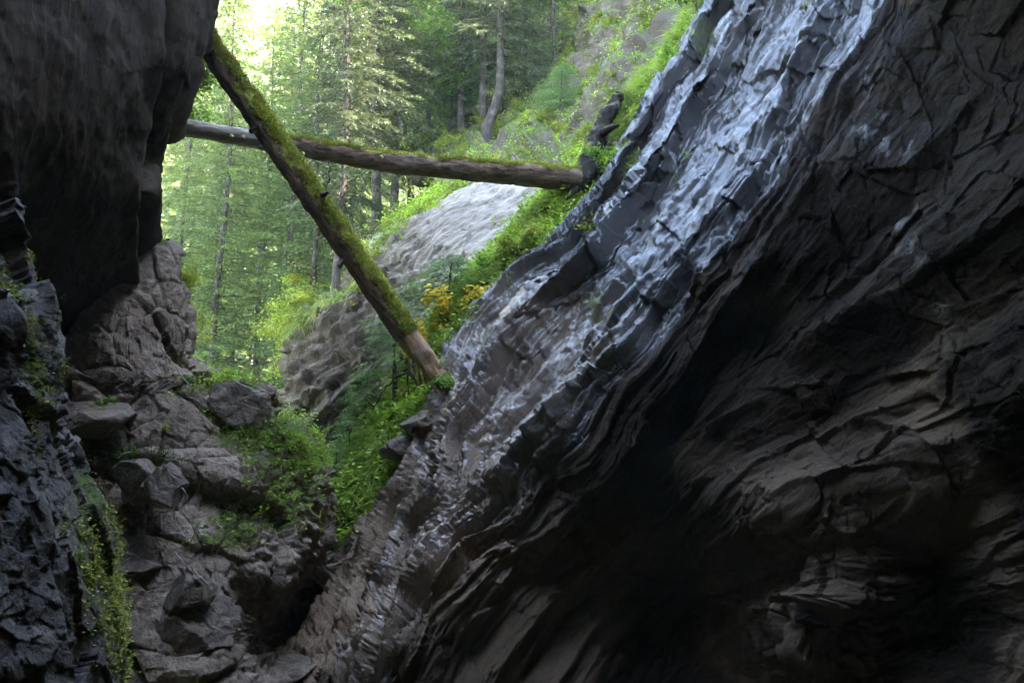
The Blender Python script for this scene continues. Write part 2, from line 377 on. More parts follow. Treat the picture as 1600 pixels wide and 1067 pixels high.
def saw(fr, k):          # dip slope that climbs towards the viewer, then a steep undercut face
    return np.where(fr < k, fr / k, 1 - ((fr - k) / (1 - k)) ** .8)
def d_right(px, py):
    s = sfun(px, py); tt = (px - py) / 1.414 / F * 12; q = np.stack([tt * .35, s * .8, s * 0], -1)
    s = s + .22 * fbm(q, 3, .45, 91) + .06 * facets(np.stack([tt * .9, s * 1.6, s * 0 + .5], -1), 92)[0] + .04 * facets(np.stack([tt * 2.5, s * 4, s * 0 + .5], -1), 93)[0]; i = np.floor(s); f = s - i
    k = np.where(i == 2, .74, np.where(i < 2, .42, .6)); c = np.where(i < 2, .35, .2)
    dl = np.where(i < 0, 0, np.where(i < 2, 1.05, np.where(i < 3, .9, .4))) * (1 - .55 * sstep(450, 750, py)) * np.where(i < 1, 1 - .85 * sstep(290, 430, py), 1) * sstep(0, .15, s)
    return dR(px, py) - dl * (np.minimum(f / k, 1) * (1 + c) - c * np.clip((f - k) / (1 - k), 0, 1) - f)
def disp_right(P, px, py):
    s = sfun(px, py); tt = (px - py) / 1.414 / F * 12
    dark = sstep(3.0, 3.8, s)
    s1 = s + .22 * fbm(np.stack([tt * .35, s * .8, s * 0], -1), 3, .45, 91) + .10 * facets(np.stack([tt * .9, s * 1.6, s * 0 + .5], -1), 92)[0] + .03 * fbm(np.stack([tt * 1.5, s * 2, s * 0], -1), 3, seed=4)
    i1 = np.floor(s1); f1 = s1 - i1
    k1 = np.where(i1 == 2, .72, .55)
    D = saw(f1, k1) * (.16 + .06 * dark) * (1 + .5 * gnoise(np.stack([tt * .25, i1, i1 * 0], -1), 5))
    def layer(th, seed, wr, k):
        s2 = s / th + wr * fbm(np.stack([tt * .22, s * .9, s * 0 + seed], -1), 4, .5, seed)
        i2 = np.floor(s2); f2 = s2 - i2
        am = np.clip(.55 + 1.1 * gnoise(np.stack([tt * .55 + i2 * 7.3, i2 * 1.7, i2 * 0 + seed], -1), seed + 9), 0, 1.3)
        return saw(f2, k) * am
    D = D + layer(.36, 21, .7, .72) * (.30 - .18 * dark) + layer(.13, 31, .9, .74) * (.13 - .10 * dark) + layer(.05, 41, 1.1, .74) * (.05 - .035 * dark)
    an = np.stack([tt * .6, s * 2.8, s * 0], -1)
    wq = np.stack([tt * .42, s * 2.6, s * 0 + .5], -1); wq = wq + .25 * np.stack([fbm(wq, 3, .5, 71), fbm(wq, 3, .5, 72), 0 * s], -1)
    fa, ca_ = facets(wq, 51, 1.0, .45); fb, cb_ = facets(wq * 2.7 + 4, 52, 1.0, .45); fc_, cc_ = facets(wq * 6.5 + 9, 53, 1.1, .5)
    D = D + .15 * fa * (1 - .3 * dark) + (.045 * fb + .02 * fc_) * (1 + 1.8 * sstep(520, 760, py)) * (1 - .7 * dark) - (.03 * (1 - sstep(0, .1, ca_)) + .02 * (1 - sstep(0, .12, cb_))) * (1 - .9 * dark) + .05 * fbm(an, 5, .58, 51)
    fv, cr = facets(P * .8, 5)
    D = D + (.06 + .10 * dark) * fv * .6 + .12 * fbm(P * .6, 3, seed=8)
    fv2, c2 = facets(P * 2.6 + 3, 15); D = D + .035 * fv2
    # broken blocks on the lower buttress
    bm = blob(px, py, 1270, 960, 110, 130) ; fv3, c3 = facets(P * 3.6, 25, 1.2, .6); D = D + bm * (.15 * fv3 - .06 * (1 - sstep(0, .15, c3)))
    rec = blob(px, py, 1040, 960, 130, 130); D = D * (1 - .6 * rec)
    return D
def at_right(P, px, py, Nn):
    s = sfun(px, py)
    wet = sstep(-.4, .2, s) * (1 - sstep(2.9, 3.3, s)) * .95
    wet = wet + .35 * blob(px, py, 1400, 200, 120, 260, 30) + .35 * blob(px, py, 1480, 480, 60, 160, 20) + .5 * blob(px, py, 1180, 1040, 40, 60)
    wet = wet - .45 * sstep(560, 800, py) * (1 - sstep(.9, 1.8, s))- .25 * blob(px, py, 860, 500, 60, 60)
    wet = wet * (1 - .45 * sstep(720, 950, py))
    moss = .75 * blob(px, py, 1105, 60, 40, 60) + .4 * blob(px, py, 560, 960, 80, 100) + .35 * blob(px, py, 1190, 110, 25, 70) - .1
    clay_shade = sstep(420, 700, py) * (1 - sstep(2.2, 3.4, s)) + .9 * blob(px, py, 780, 900, 190, 130) + .55 * blob(px, py, 1270, 880, 130, 190) + .6 * blob(px, py, 840, 500, 90, 60) + .45 * sstep(3.0, 3.4, s) * sstep(.1, .5, gnoise(P * .5, 77))
    return dict(wet=wet, moss=moss, clay_shade=np.clip(clay_shade, 0, 1))
def us_right(L0, R0):
    n1, n2 = 500, 26
    a = np.linspace(0, 1, n1)[None]; b = np.linspace(0, 1, n2 + 1)[None, 1:] ** 1.2
    E = np.maximum(L0, 500) * 0 + 1625
    return np.hstack([L0[:, None] * (1 - a) + E[:, None] * a, E[:, None] * (1 - b) + R0[:, None] * b])
right = relief('rock_wall', rows_of(-400, 1300, 2.3), [(a, b) for a, b in SL[0]] + [(420,1300)], [(2300,-400),(2300,1300)], us_right, d_right, M['right'], disp_right,
               wrap=(.5, 0), wpx=(18, 1), back=6, ej=(5, 0), attrs=at_right, seed=1, bstep=.5, ndepth=dR)

# ---- left overhanging wall
LE = [(352,-500),(345,-60),(333,0),(320,60),(313,85),(312,110),(297,150),(288,190),(282,215),(266,240),(257,256),(261,275),(261,330),(256,375),(250,420),(235,480),(200,560),(150,640),(140,720),(100,1300)]
dL = rbf([(333,0,13.2),(312,110,13),(285,200,12.9),(258,256,13),(260,330,13),(250,400,13.1),(200,0,11),(200,200,11),(200,400,11.8),(0,0,9),(0,300,9.2),(60,400,10.6),(0,500,11.3),(100,520,12.6),(200,560,13.4),(150,700,13.5),(0,700,13),
    (240,100,11.4),(240,300,11.7),(340,-500,14),(0,-500,8.5),(-400,-500,6),(-400,300,6),(-400,700,7),(0,1300,10),(100,1300,11.5),(-1200,-500,5),(-1200,300,5),(-1200,1300,5.5)])
def disp_left(P, px, py):
    q = np.stack([P[..., 0] * 1.1, P[..., 1] * .9, P[..., 2] * .14], -1)
    D = .09 * fbm(q, 4, .5, 3) + .03 * ridged(q * 3.1, 3, .5, 13) + .018 * ridged(q * 9, 3, .5, 17)
    D = D + .04 * fbm(P * 1.4, 5, .55, 23)
    # the deep vertical groove next to the edge
    gx = 243 + 8 * np.sin(py / 60.) - (py - 150) * .08
    D = D - .38 * np.exp(-((px - gx) / 10) ** 2) * sstep(-40, 60, py) + .10 * np.exp(-((px - gx + 20) / 12) ** 2)
    D = D - .22 * np.exp(-((px - gx - 36) / 7) ** 2) * sstep(150, 200, py)
    fv, c = facets(P * np.array([.9, .9, .5]), 33); D = D + .02 * fv + .05 * fv * sstep(200, 280, px)
    return D
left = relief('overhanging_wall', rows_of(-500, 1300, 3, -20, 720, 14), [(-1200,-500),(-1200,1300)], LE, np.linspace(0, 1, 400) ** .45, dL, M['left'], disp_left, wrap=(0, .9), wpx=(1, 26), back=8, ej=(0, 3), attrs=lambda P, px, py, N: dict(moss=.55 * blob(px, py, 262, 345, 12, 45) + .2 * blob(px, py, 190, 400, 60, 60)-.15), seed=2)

# ---- near black rock, lower left
NE = [(-20,250),(4,285),(12,330),(8,380),(30,430),(48,470),(56,520),(58,575),(75,640),(100,690),(132,735),(158,800),(168,850),(170,900),(180,960),(184,1010),(178,1067),(170,1200)]
dN = rbf([(0,280,6.2),(10,380,6),(56,520,5.8),(60,600,5.8),(130,740,5.8),(168,850,5.6),(180,960,5.5),(178,1067,5.2),(0,500,5),(0,700,4.7),(60,800,4.9),(0,1000,4.4),(100,1000,4.8),(120,900,5.2),(-300,300,4),(-300,1000,3.6),(-900,300,4.2),(-900,1200,3.6),(40,660,5.2),(0,1300,4),(170,1300,4.8)])
def disp_near(P, px, py):
    fv, c = facets(P * np.array([2.2, 2.2, 1.5]), 3, 1., .4); f2, c2 = facets(P * 5.5, 13)
    D = .26 * fv + .04 * f2 + .07 * ridged(P * np.array([1.3, 1.3, .6]), 3, .5, 5) + .008 * ridged(P * 5, 3, .6, 7) + .02 * facets(P * 11, 43)[0]
    return D * .75 * (1 - .65 * sstep(70, 125, px) * sstep(680, 760, py))
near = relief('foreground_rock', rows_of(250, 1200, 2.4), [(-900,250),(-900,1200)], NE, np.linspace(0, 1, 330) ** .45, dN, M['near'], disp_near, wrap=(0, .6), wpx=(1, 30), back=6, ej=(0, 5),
              attrs=lambda P, px, py, N: dict(moss=.75 * np.exp(-((px - (2 + (py - 430) * .16)) / 15) ** 2) * sstep(400, 450, py) * (1 - sstep(680, 760, py)) + .75 * blob(px, py, 140, 880, 38, 90) + .6 * blob(px, py, 172, 960, 14, 90) + .4 * blob(px, py, 130, 760, 25, 60) + .3 * sstep(.2, .8, N[..., 2]) - .05), seed=3, bstep=.4)

# ---- broken rock slope
DL = [(222,380),(212,400),(180,432),(145,460),(110,505),(88,535),(60,580),(30,640),(20,1200)]
DR = [(262,380),(274,392),(284,440),(298,500),(299,540),(292,555),(300,578),(318,590),(336,598),(360,586),(395,596),(414,618),(414,650),(424,664),(458,680),(478,712),(490,750),(492,800),(502,850),(520,890),(545,920),(570,1000),(560,1200)]
dD = rbf([(245,390,13),(275,470,12.9),(295,540,12.9),(200,440,12.4),(230,500,12.2),(285,560,12.6),(140,480,12),(150,540,11.7),(110,560,11.8),(200,560,11.6),(260,600,11.7),(320,610,12.2),(380,600,12.9),(410,640,12.8),(360,680,11.9),(90,620,11.6),(150,650,11.2),(230,680,11.1),(310,720,11.2),(400,740,11.6),(470,740,12.4),
    (480,860,12),(430,850,11.3),(340,840,10.7),(240,790,10.7),(170,800,10.6),(200,900,10.1),(300,900,10.3),(390,900,10.8),(440,910,11.2),(465,950,13.6),(440,990,13.2),(500,940,13.9),(380,960,10.8),(300,1000,9.8),(200,1020,9.6),(340,1067,9.6),(420,1040,11.3),(440,1067,10.6),(560,1000,13.8),(200,1200,8.8),(500,1200,9.5),(30,800,10.6),(30,1100,9.2)])
def disp_slope(P, px, py):
    fv, c = facets(P * .5, 3, 1.1, .12); f2, c2 = facets(P * 1.7 + 2, 13, 1.1, .15); f3, c3 = facets(P * 5, 23)
    hole = blob(px, py, 465, 950, 45, 50)
    up = sstep(660, 560, py)
    D = .30 * fv + .09 * f2 * (1 - .5 * up) + .03 * f3 - .05 * (1 - sstep(0, .07, c)) - .03 * (1 - sstep(0, .09, c2)) + .05 * fbm(P * 1.1, 6, .58, 5) + .015 * ridged(P * 3.7, 3, .6, 7)
    rm = sstep(330, 420, px) * sstep(560, 620, py); D = D + rm * (.10 * ridged(P * 1.6, 4, .6, 9) + .05 * f2)
    D = D + .10 * fbm(P * 6, 3, .6, 15) * rm
    return D * (1 - .7 * hole)
def at_slope(P, px, py, Nn):
    u = sstep(.1, .7, Nn[..., 2])
    m = .9 * blob(px, py, 400, 690, 75, 40, -30) + .8 * blob(px, py, 400, 790, 60, 60) + .6 * blob(px, py, 345, 845, 50, 25) + .9 * blob(px, py, 380, 605, 45, 22) + .55 * blob(px, py, 240, 385, 40, 14) + .8 * blob(px, py, 180, 700, 75, 22, -20) + .5 * blob(px, py, 460, 780, 35, 70) + .25 * blob(px, py, 330, 970, 40, 20) + .3 * blob(px, py, 300, 1000, 200, 20)
    return dict(moss=m * (.45 + .75 * u) - .02)
slope = relief('rock_slope', rows_of(380, 1200, 2.2), DL, DR, np.linspace(0, 1, 330), dD, M['slope'], disp_slope, wrap=(.4, .9), wpx=(12, 26), back=6, ej=(3, 5), attrs=at_slope, seed=4, bstep=.5)

# ---- cliff and the hillside on top of it
CL = [(540,-500),(520,0),(540,150),(600,235),(650,262),(700,282),(722,296),(690,318),(640,350),(600,378),(590,395),(560,440),(545,470),(505,492),(480,520),(464,560),(458,620),(462,680),(475,730),(500,800),(500,1000)]
CR = [(1500,-500),(1330,0),(1250,150),(1150,300),(1050,400),(950,480),(880,600),(820,700),(760,800),(700,1000)]
dC = rbf([(720,300,27.5),(650,345,27),(595,395,26.5),(800,300,26.5),(900,300,24.5),(700,400,25),(800,380,23.8),(620,460,25.3),(700,460,24),(560,470,26.3),(500,510,26),(465,580,25.5),(530,560,24.6),(520,640,24.6),(470,655,24.6),(530,655,24.6),(475,690,27.6),(540,690,28.2),(600,640,24.2),(500,760,29),(600,560,24),(620,700,24),(700,600,22),(880,380,21.5),
    (700,270,30),(640,255,36),(760,270,29),(900,270,25.2),(760,220,38),(680,215,44),(600,200,52),(850,220,31),(850,120,41),(940,200,27.5),(960,250,24),(960,100,31.5),(1000,50,32),(1040,150,25),(1080,60,27),(900,0,45),(780,120,52),(700,0,75),(560,0,58),(1000,-100,34),(1200,0,26),(1000,300,22),(1300,-500,32),(900,-500,52),(600,-500,85),(540,1000,27),(760,800,20),(1500,-500,28)])
def disp_cliff(P, px, py):
    hill = sstep(300, 255, py); slab = np.clip(1.3 * blob(px, py, 780, 370, 140, 85, 0), 0, 1)
    fv, c = facets(P * np.array([.35, .35, .6]), 3, 1., .35); f2, c2 = facets(P * np.array([1.1, 1.1, 1.9]), 13, 1, .35)
    sb = P[..., 2] * 1.0 + P[..., 0] * -.55 + .5 * fbm(P * .3, 3, seed=6); f = sb / .55 - np.floor(sb / .55); st = saw(f, .7)
    nh = 1 - hill; D = (.45 * fv + .26 * f2 * (1 - .8 * slab)) * (.25 + .75 * nh) + .20 * fbm(P * .5, 4, .5, 5) + nh * (.32 * st * (1 - .85 * slab) + .05 * ridged(P * 2.2, 3, .6, 8) + .09 * facets(P * np.array([2.2, 2.2, 4.5]), 18, 1, .4)[0] * (1 - .6 * slab))
    sb2 = sb / .19 + .8 * fbm(P * .8, 2, seed=9); D = D + .09 * saw(sb2 - np.floor(sb2), .7) * (1 - .6 * slab) * (1 - hill)
    D = D + hill * (.9 * fbm(P * .30, 3, .5, 25) + .55 * ridged(P * .45, 2, .5, 26) + .16 * fbm(P * 1.6, 4, .6, 28))
    return D * (1 - .35 * slab)
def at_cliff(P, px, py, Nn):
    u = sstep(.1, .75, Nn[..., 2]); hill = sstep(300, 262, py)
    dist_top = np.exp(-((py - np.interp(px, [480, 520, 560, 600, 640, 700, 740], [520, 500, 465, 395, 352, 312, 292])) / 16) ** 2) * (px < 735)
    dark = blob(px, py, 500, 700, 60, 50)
    return dict(moss=.22 * hill + .45 * hill * u + .7 * dist_top + .1 * u + .2 * blob(px, py, 540, 700, 80, 60) - .05 - .5 * blob(px, py, 770, 370, 110, 60), clay_shade=np.clip(.9 * hill + .8 * blob(px, py, 640, 380, 50, 20, -25) + .9 * blob(px, py, 520, 700, 90, 60) + 1.0 * sstep(660, 580, px) * (py > 400), 0, 1))  # lower patch paints the shade of the undercut as dark colour
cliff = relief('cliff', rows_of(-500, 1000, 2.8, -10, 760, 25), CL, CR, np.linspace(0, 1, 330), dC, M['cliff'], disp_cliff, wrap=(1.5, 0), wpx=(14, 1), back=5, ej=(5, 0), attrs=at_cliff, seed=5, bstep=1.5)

# ---- grassy shelf between the cliff and the wet wall
GL = [(1125,-60),(1078,60),(1048,105),(985,190),(950,228),(922,265),(885,312),(850,345),(812,385),(768,425),(735,462),(702,505),(680,560),(655,600),(628,655),(588,700),(545,740),(516,775),(503,820),(508,860),(520,920),(520,1000)]
GR = [(a + 130, b) for a, b in GL]
dG = rbf([(1100,-60,22),(1050,100,20),(925,262,19),(850,345,18.4),(768,425,17.8),(700,505,16.9),(640,600,16.3),(560,700,15.6),(503,820,15),(520,920,14.6),(520,1000,14.5),(1200,-60,20.4),(1040,262,17.8),(880,425,16.2),(800,505,15.6),(740,600,15),(660,700,14.6),(610,820,13.9),(620,960,13.6)])
def disp_shelf(P, px, py):
    return .35 * fbm(P * .8, 4, .55, 5) + .12 * ridged(P * 2, 3, .6, 8) + .12 * facets(P * 1.5, 9)[0]
shelf = relief('grassy_shelf', rows_of(-60, 1000, 3), GL, GR, np.linspace(0, 1, 60), dG, M['soil'], disp_shelf, wrap=(.8, 0), wpx=(14, 1), back=5, ej=(6, 0),
               attrs=lambda P, px, py, N: dict(moss=.35 + .4 * sstep(0, .6, N[..., 2])), seed=6, bstep=.7)

# ------------------------------------------------------------------ unseen rock shell added round the camera to shade the gorge, ground
def shell():
    ys = np.linspace(4.5, -26, 60); th = np.linspace(R(-62), R(242), 90)
    Y, T = np.meshgrid(ys, th, indexing='ij')
    k = np.sqrt(np.clip(1 - ((np.minimum(Y, -14) + 14) / 12.5) ** 2, .0, 1))
    cx, sx = np.cos(T), np.sin(T)
    e = (np.abs(cx) ** 3 + np.abs(sx) ** 3) ** (-1 / 3)
    X = 7.6 * cx * e * k + .2; Z = 4.6 + 8.8 * sx * e * k
    k_ = sstep(-.5, 4.5, X); Z = Z - 1.2 * k_ * sstep(6, 12, Z) * sstep(-4, 3, Y); Y = Y + 7 * k_ * sstep(-6, 3, Y)  # roof lowered and brought forward on this side to darken the right wall
    P = np.stack([X, Y, Z], -1)
    N_ = np.stack([-cx, 0 * cx, -sx], -1)
    P = P + N_ * (.8 * fbm(P * .25, 4, seed=3) + .35 * facets(P * .6, 4)[0])[..., None]
    link('unseen_roof', mesh_np('unseen_roof', P, grid_faces(*X.shape), M['shell'], True, attrs=dict(moss=np.zeros(X.shape))), kind='structure')
shell()
def plateau():
    """unseen rock mass added above and behind the camera to shade the gorge"""
    u = np.linspace(0, 1, 70); v = np.linspace(0, 1, 90); prof = np.array([(4.5, 13.0), (4.5, 14), (3, 16), (-1, 18.5), (-6, 21), (-12, 23), (-24, 24), (-40, 22), (-46, 12), (-48, -6)])
    k = np.linspace(0, 1, len(prof)); U, Vv = np.meshgrid(u, v, indexing='ij')
    Y = np.interp(U, k, prof[:, 0]); Z = np.interp(U, k, prof[:, 1]); X = -60 + 120 * Vv
    k_ = sstep(-.5, 4.5, X); Y = Y + 7 * k_ * sstep(-6, 2, Y); Z = Z - 1.2 * k_ * sstep(20, 13, Z)
    P = np.stack([X, Y, Z], -1); Nn = grid_normals(P)
    P = P + Nn * (1.2 * fbm(P * .12, 4, seed=5) + .6 * facets(P * .3, 6)[0])[..., None]
    link('shade_rock', mesh_np('shade_rock', P, grid_faces(*X.shape), M['shell'], True, attrs=dict(moss=np.zeros(X.shape))), kind='structure')  # out of view, put in to cut the light falling into the gorge
plateau()
def flank():
    """unseen slope added above the wet wall to keep the gorge out of the sun"""
    U, Vv = np.meshgrid(np.linspace(0, 1, 60), np.linspace(0, 1, 70), indexing='ij')
    prof = np.array([(9.0, 8), (10, 17), (12.5, 29), (17, 45), (26, 60), (40, 70), (60, 72), (80, 50)]); k = np.linspace(0, 1, len(prof))
    X = np.interp(U, k, prof[:, 0]); Z = np.interp(U, k, prof[:, 1]); Y = -40 + 88 * Vv
    X = X + 5 * sstep(16, 30, Y) ; P = np.stack([X, Y, Z], -1); Nn = grid_normals(P)
    P = P + Nn * (1.0 * fbm(P * .15, 4, seed=15) + .5 * facets(P * .35, 16)[0])[..., None]
    link('shade_slope', mesh_np('shade_slope', P, grid_faces(*X.shape), M['shell'], True, attrs=dict(moss=np.full(X.shape, .4))), kind='structure')  # out of view, put in to cast shade over gorge and bank
flank()
def ground_z(x, y):
    x = np.asarray(x, float); y = np.asarray(y, float)
    z = -3 + np.clip(y - 16, 0, 22) * .36 + np.clip(y - 38, 0, 60) * .20 + np.clip(y - 98, 0, 200) * .95 + np.clip(y - 300, 0, 300) * .35
    side = np.clip(-x - 10 - y * .18, 0, 200) * .75 * sstep(18, 40, y)
    rside = (np.clip(x - 4, 0, 60) * .85 + np.clip(x - 64, 0, 300) * .4) * sstep(30, 48, y) * (1 - .5 * sstep(75, 110, y))
    return z + side + rside
xs = np.concatenate([np.linspace(-700, -90, 25), np.linspace(-85, 85, 120), np.linspace(90, 700, 25)])
yy = np.concatenate([np.linspace(-700, -40, 14), np.linspace(-30, 200, 170), np.linspace(205, 900, 40)])
X, Y = np.meshgrid(xs, yy, indexing='ij'); Z = ground_z(X, Y)
Pg = np.stack([X, Y, Z], -1); Pg[..., 2] += (.5 + 3.5 * sstep(60, 160, Y)) * fbm(Pg * np.array([.06, .06, 0]) , 4, .6, 3) - .3
m_ground = M['soil']
link('ground', mesh_np('ground', Pg, grid_faces(*X.shape), m_ground, True, attrs=dict(moss=np.full(X.shape, .75))), kind='structure')

# ------------------------------------------------------------------ plant generators (numpy)
def quads_from(base, dirv, up, ln, wd, taper=.35, mid=.5, fold=0.):
    """one leaf = one quad kite: base point, widest in the middle, tip"""
    side = np.cross(dirv, up); side /= np.linalg.norm(side, axis=1, keepdims=True) + 1e-9
    n_ = np.cross(side, dirv)
    m = base + dirv * (ln * mid)[:, None] + n_ * (ln * fold)[:, None]
    a = base; b = m + side * (wd * .5)[:, None]; c = base + dirv * ln[:, None]; d = m - side * (wd * .5)[:, None]
    return np.stack([a, b, c, d], 1)
def unit(v): return v / (np.linalg.norm(v, axis=-1, keepdims=True) + 1e-9)
def needles_mesh(name, Q, rnd, mat):
    n = len(Q); return mesh_np(name, Q.reshape(-1, 3), np.arange(n * 4).reshape(n, 4), mat, False, fattrs=dict(rnd=rnd))

def conifer(seed, H, Rr, mat, bark, trunk_r, bare=.12, droop=.35, dens=1., tw=1., bl=.13, crown_pow=.75, bend=0., tscale=1.):
    g = np.random.default_rng(seed)
    # trunk
    zs = np.linspace(-1.2, H, 26); t = np.clip(zs / H, 0, 1)
    bx = bend * np.exp(-((zs) / 1.6) ** 2) * -1.2 + .12 * np.sin(zs * .35 + seed); by = .10 * np.cos(zs * .3 + seed)
    tr = MB(); v, f = tube(np.stack([bx, by, zs], -1), trunk_r * (1 - .93 * t ** .9) * (1 + .5 * np.exp(-np.maximum(zs, 0) / .5)), 10, .04, seed); tr.add(v, f)
    nb = int(H * 12 * dens)
    z0 = H * (bare + (1 - bare) * g.random(nb) ** .93); z0 = np.sort(z0)
    az = np.arange(nb) * 2.39996 + g.normal(0, .4, nb); tt = (z0 / H - bare) / (1 - bare)
    Lb = Rr * ((1 - tt) ** crown_pow) * (.62 + .5 * g.random(nb)) * sstep(-.15, .12, tt) + .22
    Lb *= .75 + .35 * np.sin(z0 * 1.7 + az * 1.0 + seed) ** 2
    Q = []; RN = []
    for b in range(nb):
        L_ = Lb[b]; a = az[b]; o = np.array([np.interp(z0[b], zs, bx), np.interp(z0[b], zs, by), z0[b]])
        out = np.array([math.cos(a), math.sin(a), 0.]); sd_ = np.array([-out[1], out[0], 0.])
        up0 = .25 + .35 * tt[b]; dr = droop * (1.15 - tt[b]) * (.8 + .4 * g.random())
        ss = np.linspace(0, 1, 7); wob = .06 * L_ * np.sin(ss * 5 + a * 3)
        bp = o + out * (ss * L_)[:, None] + sd_ * wob[:, None] + np.array([0, 0, 1.]) * (L_ * (up0 * ss - (up0 + dr) * ss ** 2 * 1.0 + .16 * ss ** 4))[:, None]
        v, f = tube(bp, min(1, H / 9) * (.010 + .016 * L_ / 2.5 * (1 - ss * .8)), 3, 0); tr.add(v, f)
        nt_ = max(4, int(L_ / .085 * tw)); s = .10 + .90 * g.random(nt_) ** .85
        base = np.stack([np.interp(s, ss, bp[:, k]) for k in range(3)], -1)
        tl = tscale * (.16 + .36 * L_ / 3 * (1.08 - s)) * (.6 + .8 * g.random(nt_)); sg = np.where(g.random(nt_) < .5, 1., -1.)
        hang = .25 + .9 * g.random(nt_) * droop * 2
        td = unit(out * (.65 + .3 * g.random(nt_))[:, None] + sd_ * (sg * (.5 + .7 * g.random(nt_)))[:, None] - np.array([0, 0, 1.]) * hang[:, None] * .75)
        nl = 5
        k = np.tile(np.arange(nl), nt_); I = np.repeat(np.arange(nt_), nl)
        fr = (k + g.random(len(k)) * .5) / nl
        bb = base[I] + td[I] * (tl[I] * fr)[:, None] - np.array([0, 0, 1.]) * (tl[I] * fr ** 2 * .25)[:, None]
        dv = unit(td[I] + g.normal(0, .38, (len(k), 3)) + sd_ * (np.where(k % 2, .45, -.45) )[:, None])
        ln = bl * (.7 + .7 * g.random(len(k))); wd = ln * (.19 + .12 * g.random(len(k)))
        Q.append(quads_from(bb, dv, np.tile([0.2, .1, 1.], (len(k), 1)) + g.normal(0, .5, (len(k), 3)), ln, wd))
        rr = .25 + .5 * g.random(len(k)) + .35 * (s[I] - .5) ; RN.append(rr)
    Q = np.concatenate(Q); RN = np.clip(np.concatenate(RN), 0, 1)
    return tr.mesh('trunk', bark), needles_mesh('crown', Q, RN, mat)

def broadleaf(seed, H, Rr, mat, bark, nleaf=5000, leaf=.09, trunk_r=.08, base_h=.3, levels=3, lean=(0, 0)):
    g = np.random.default_rng(seed); tr = MB(); tips = []
    def grow(p, d, L_, r, lv):
        n = 6; pts = [p]; dd = d.copy()
        for i in range(n):
            dd = unit(dd + g.normal(0, .16, 3) + np.array([0, 0, .05])); pts.append(pts[-1] + dd * L_ / n)
        pts = np.array(pts); v, f = tube(pts, np.linspace(r, r * .55, n + 1), 6 if lv < 2 else 4); tr.add(v, f)
        if lv >= levels: tips.extend([(pts[k], dd, L_) for k in range(1, n + 1)]); return
        if lv == levels - 1: tips.extend([(pts[k], dd, L_) for k in range(3, n + 1)])
        for c in range(3 + (lv > 0) * 2):
            k = g.integers(2 if lv else 3, n + 1); a = g.random() * 6.28
            nd = unit(dd * .55 + np.array([math.cos(a), math.sin(a), .25 + .25 * g.random()]) * .85)
            grow(pts[k], nd, L_ * (.5 + .25 * g.random()), r * .5, lv + 1)
    grow(np.array([0, 0, -.3]), unit(np.array([lean[0], lean[1], 1.])), H * .6, trunk_r, 0)
    T = np.array([np.concatenate([a, b]) for a, b, c in tips]); i = g.integers(0, len(T), nleaf)
    sp = H * .045
    base = T[i, :3] + g.normal(0, sp, (nleaf, 3)) * np.array([1, 1, .6])
    dv = unit(g.normal(0, 1, (nleaf, 3)) * np.array([1, 1, .35]) - np.array([0, 0, .3])); ln = leaf * (.6 + .8 * g.random(nleaf))
    Q = quads_from(base, dv, np.tile([0, 0, 1.], (nleaf, 1)) + g.normal(0, .45, (nleaf, 3)), ln, ln * .72, mid=.45)
    cl = gnoise(base * 1.3, seed)
    return tr.mesh('trunk', bark), needles_mesh('crown', Q, np.clip(g.random(nleaf) * .7 + .3 * cl + .15, 0, 1), mat)

def put_tree(name, meshes, loc, sc_, rz, label, cat, group=None, tilt=(0, 0)):
    r = bpy.data.objects.new(name, None); col.objects.link(r); r.empty_display_size = .3
    r.location = loc; r.rotation_euler = (tilt[0], tilt[1], rz); r.scale = (sc_,) * 3 if np.isscalar(sc_) else sc_
    tag(r, label, cat, group)
    for nm, me in zip(('trunk', 'crown'), meshes):
        o = bpy.data.objects.new(nm, me); col.objects.link(o); o.parent = r
    return r
exec_veg = True
# templates
SPR_A = conifer(1, 24, 3.6, M['needle'], M['bark'], .22, bare=.04, droop=.42, bl=.16)
SPR_B = conifer(2, 22, 2.7, M['needle_b'], M['bark'], .20, bare=.16, droop=.50, dens=1.15, tw=1.1, bl=.15)
SPR_C = conifer(3, 26, 4.2, M['needle_l'], M['bark'], .22, bare=.03, droop=.36, dens=1.05, tw=1.1, bl=.17)
SPR_D = conifer(4, 14, 2.3, M['needle'], M['bark'], .14, bare=.03, droop=.30, bl=.11)
PINE = conifer(5, 26, 3.4, M['needle_l'], M['bark_p'], .30, bare=.30, droop=.30, dens=.65, tw=.8, bl=.16)
SAP = conifer(6, 2.2, 1.1, M['sapling'], M['bark'], .045, bare=.02, droop=.28, dens=3.0, tw=4.0, bl=.065, crown_pow=.6, tscale=1.1)
BRD_A = broadleaf(11, 9, 3, M['leaf'], M['bark'], 16000, .15, .11)
BRD_Y = broadleaf(12, 7, 2.4, M['leaf_y'], M['bark'], 11000, .14, .07)

def base_at(px, py, d): return V(px, py, d)
def tree_px(name, me, px, d, ybase, sc_, rz, label, cat='tree', group=None, tilt=(0, 0)):
    return put_tree(name, me, V(px, ybase, d), sc_, rz, label, cat, group, tilt)

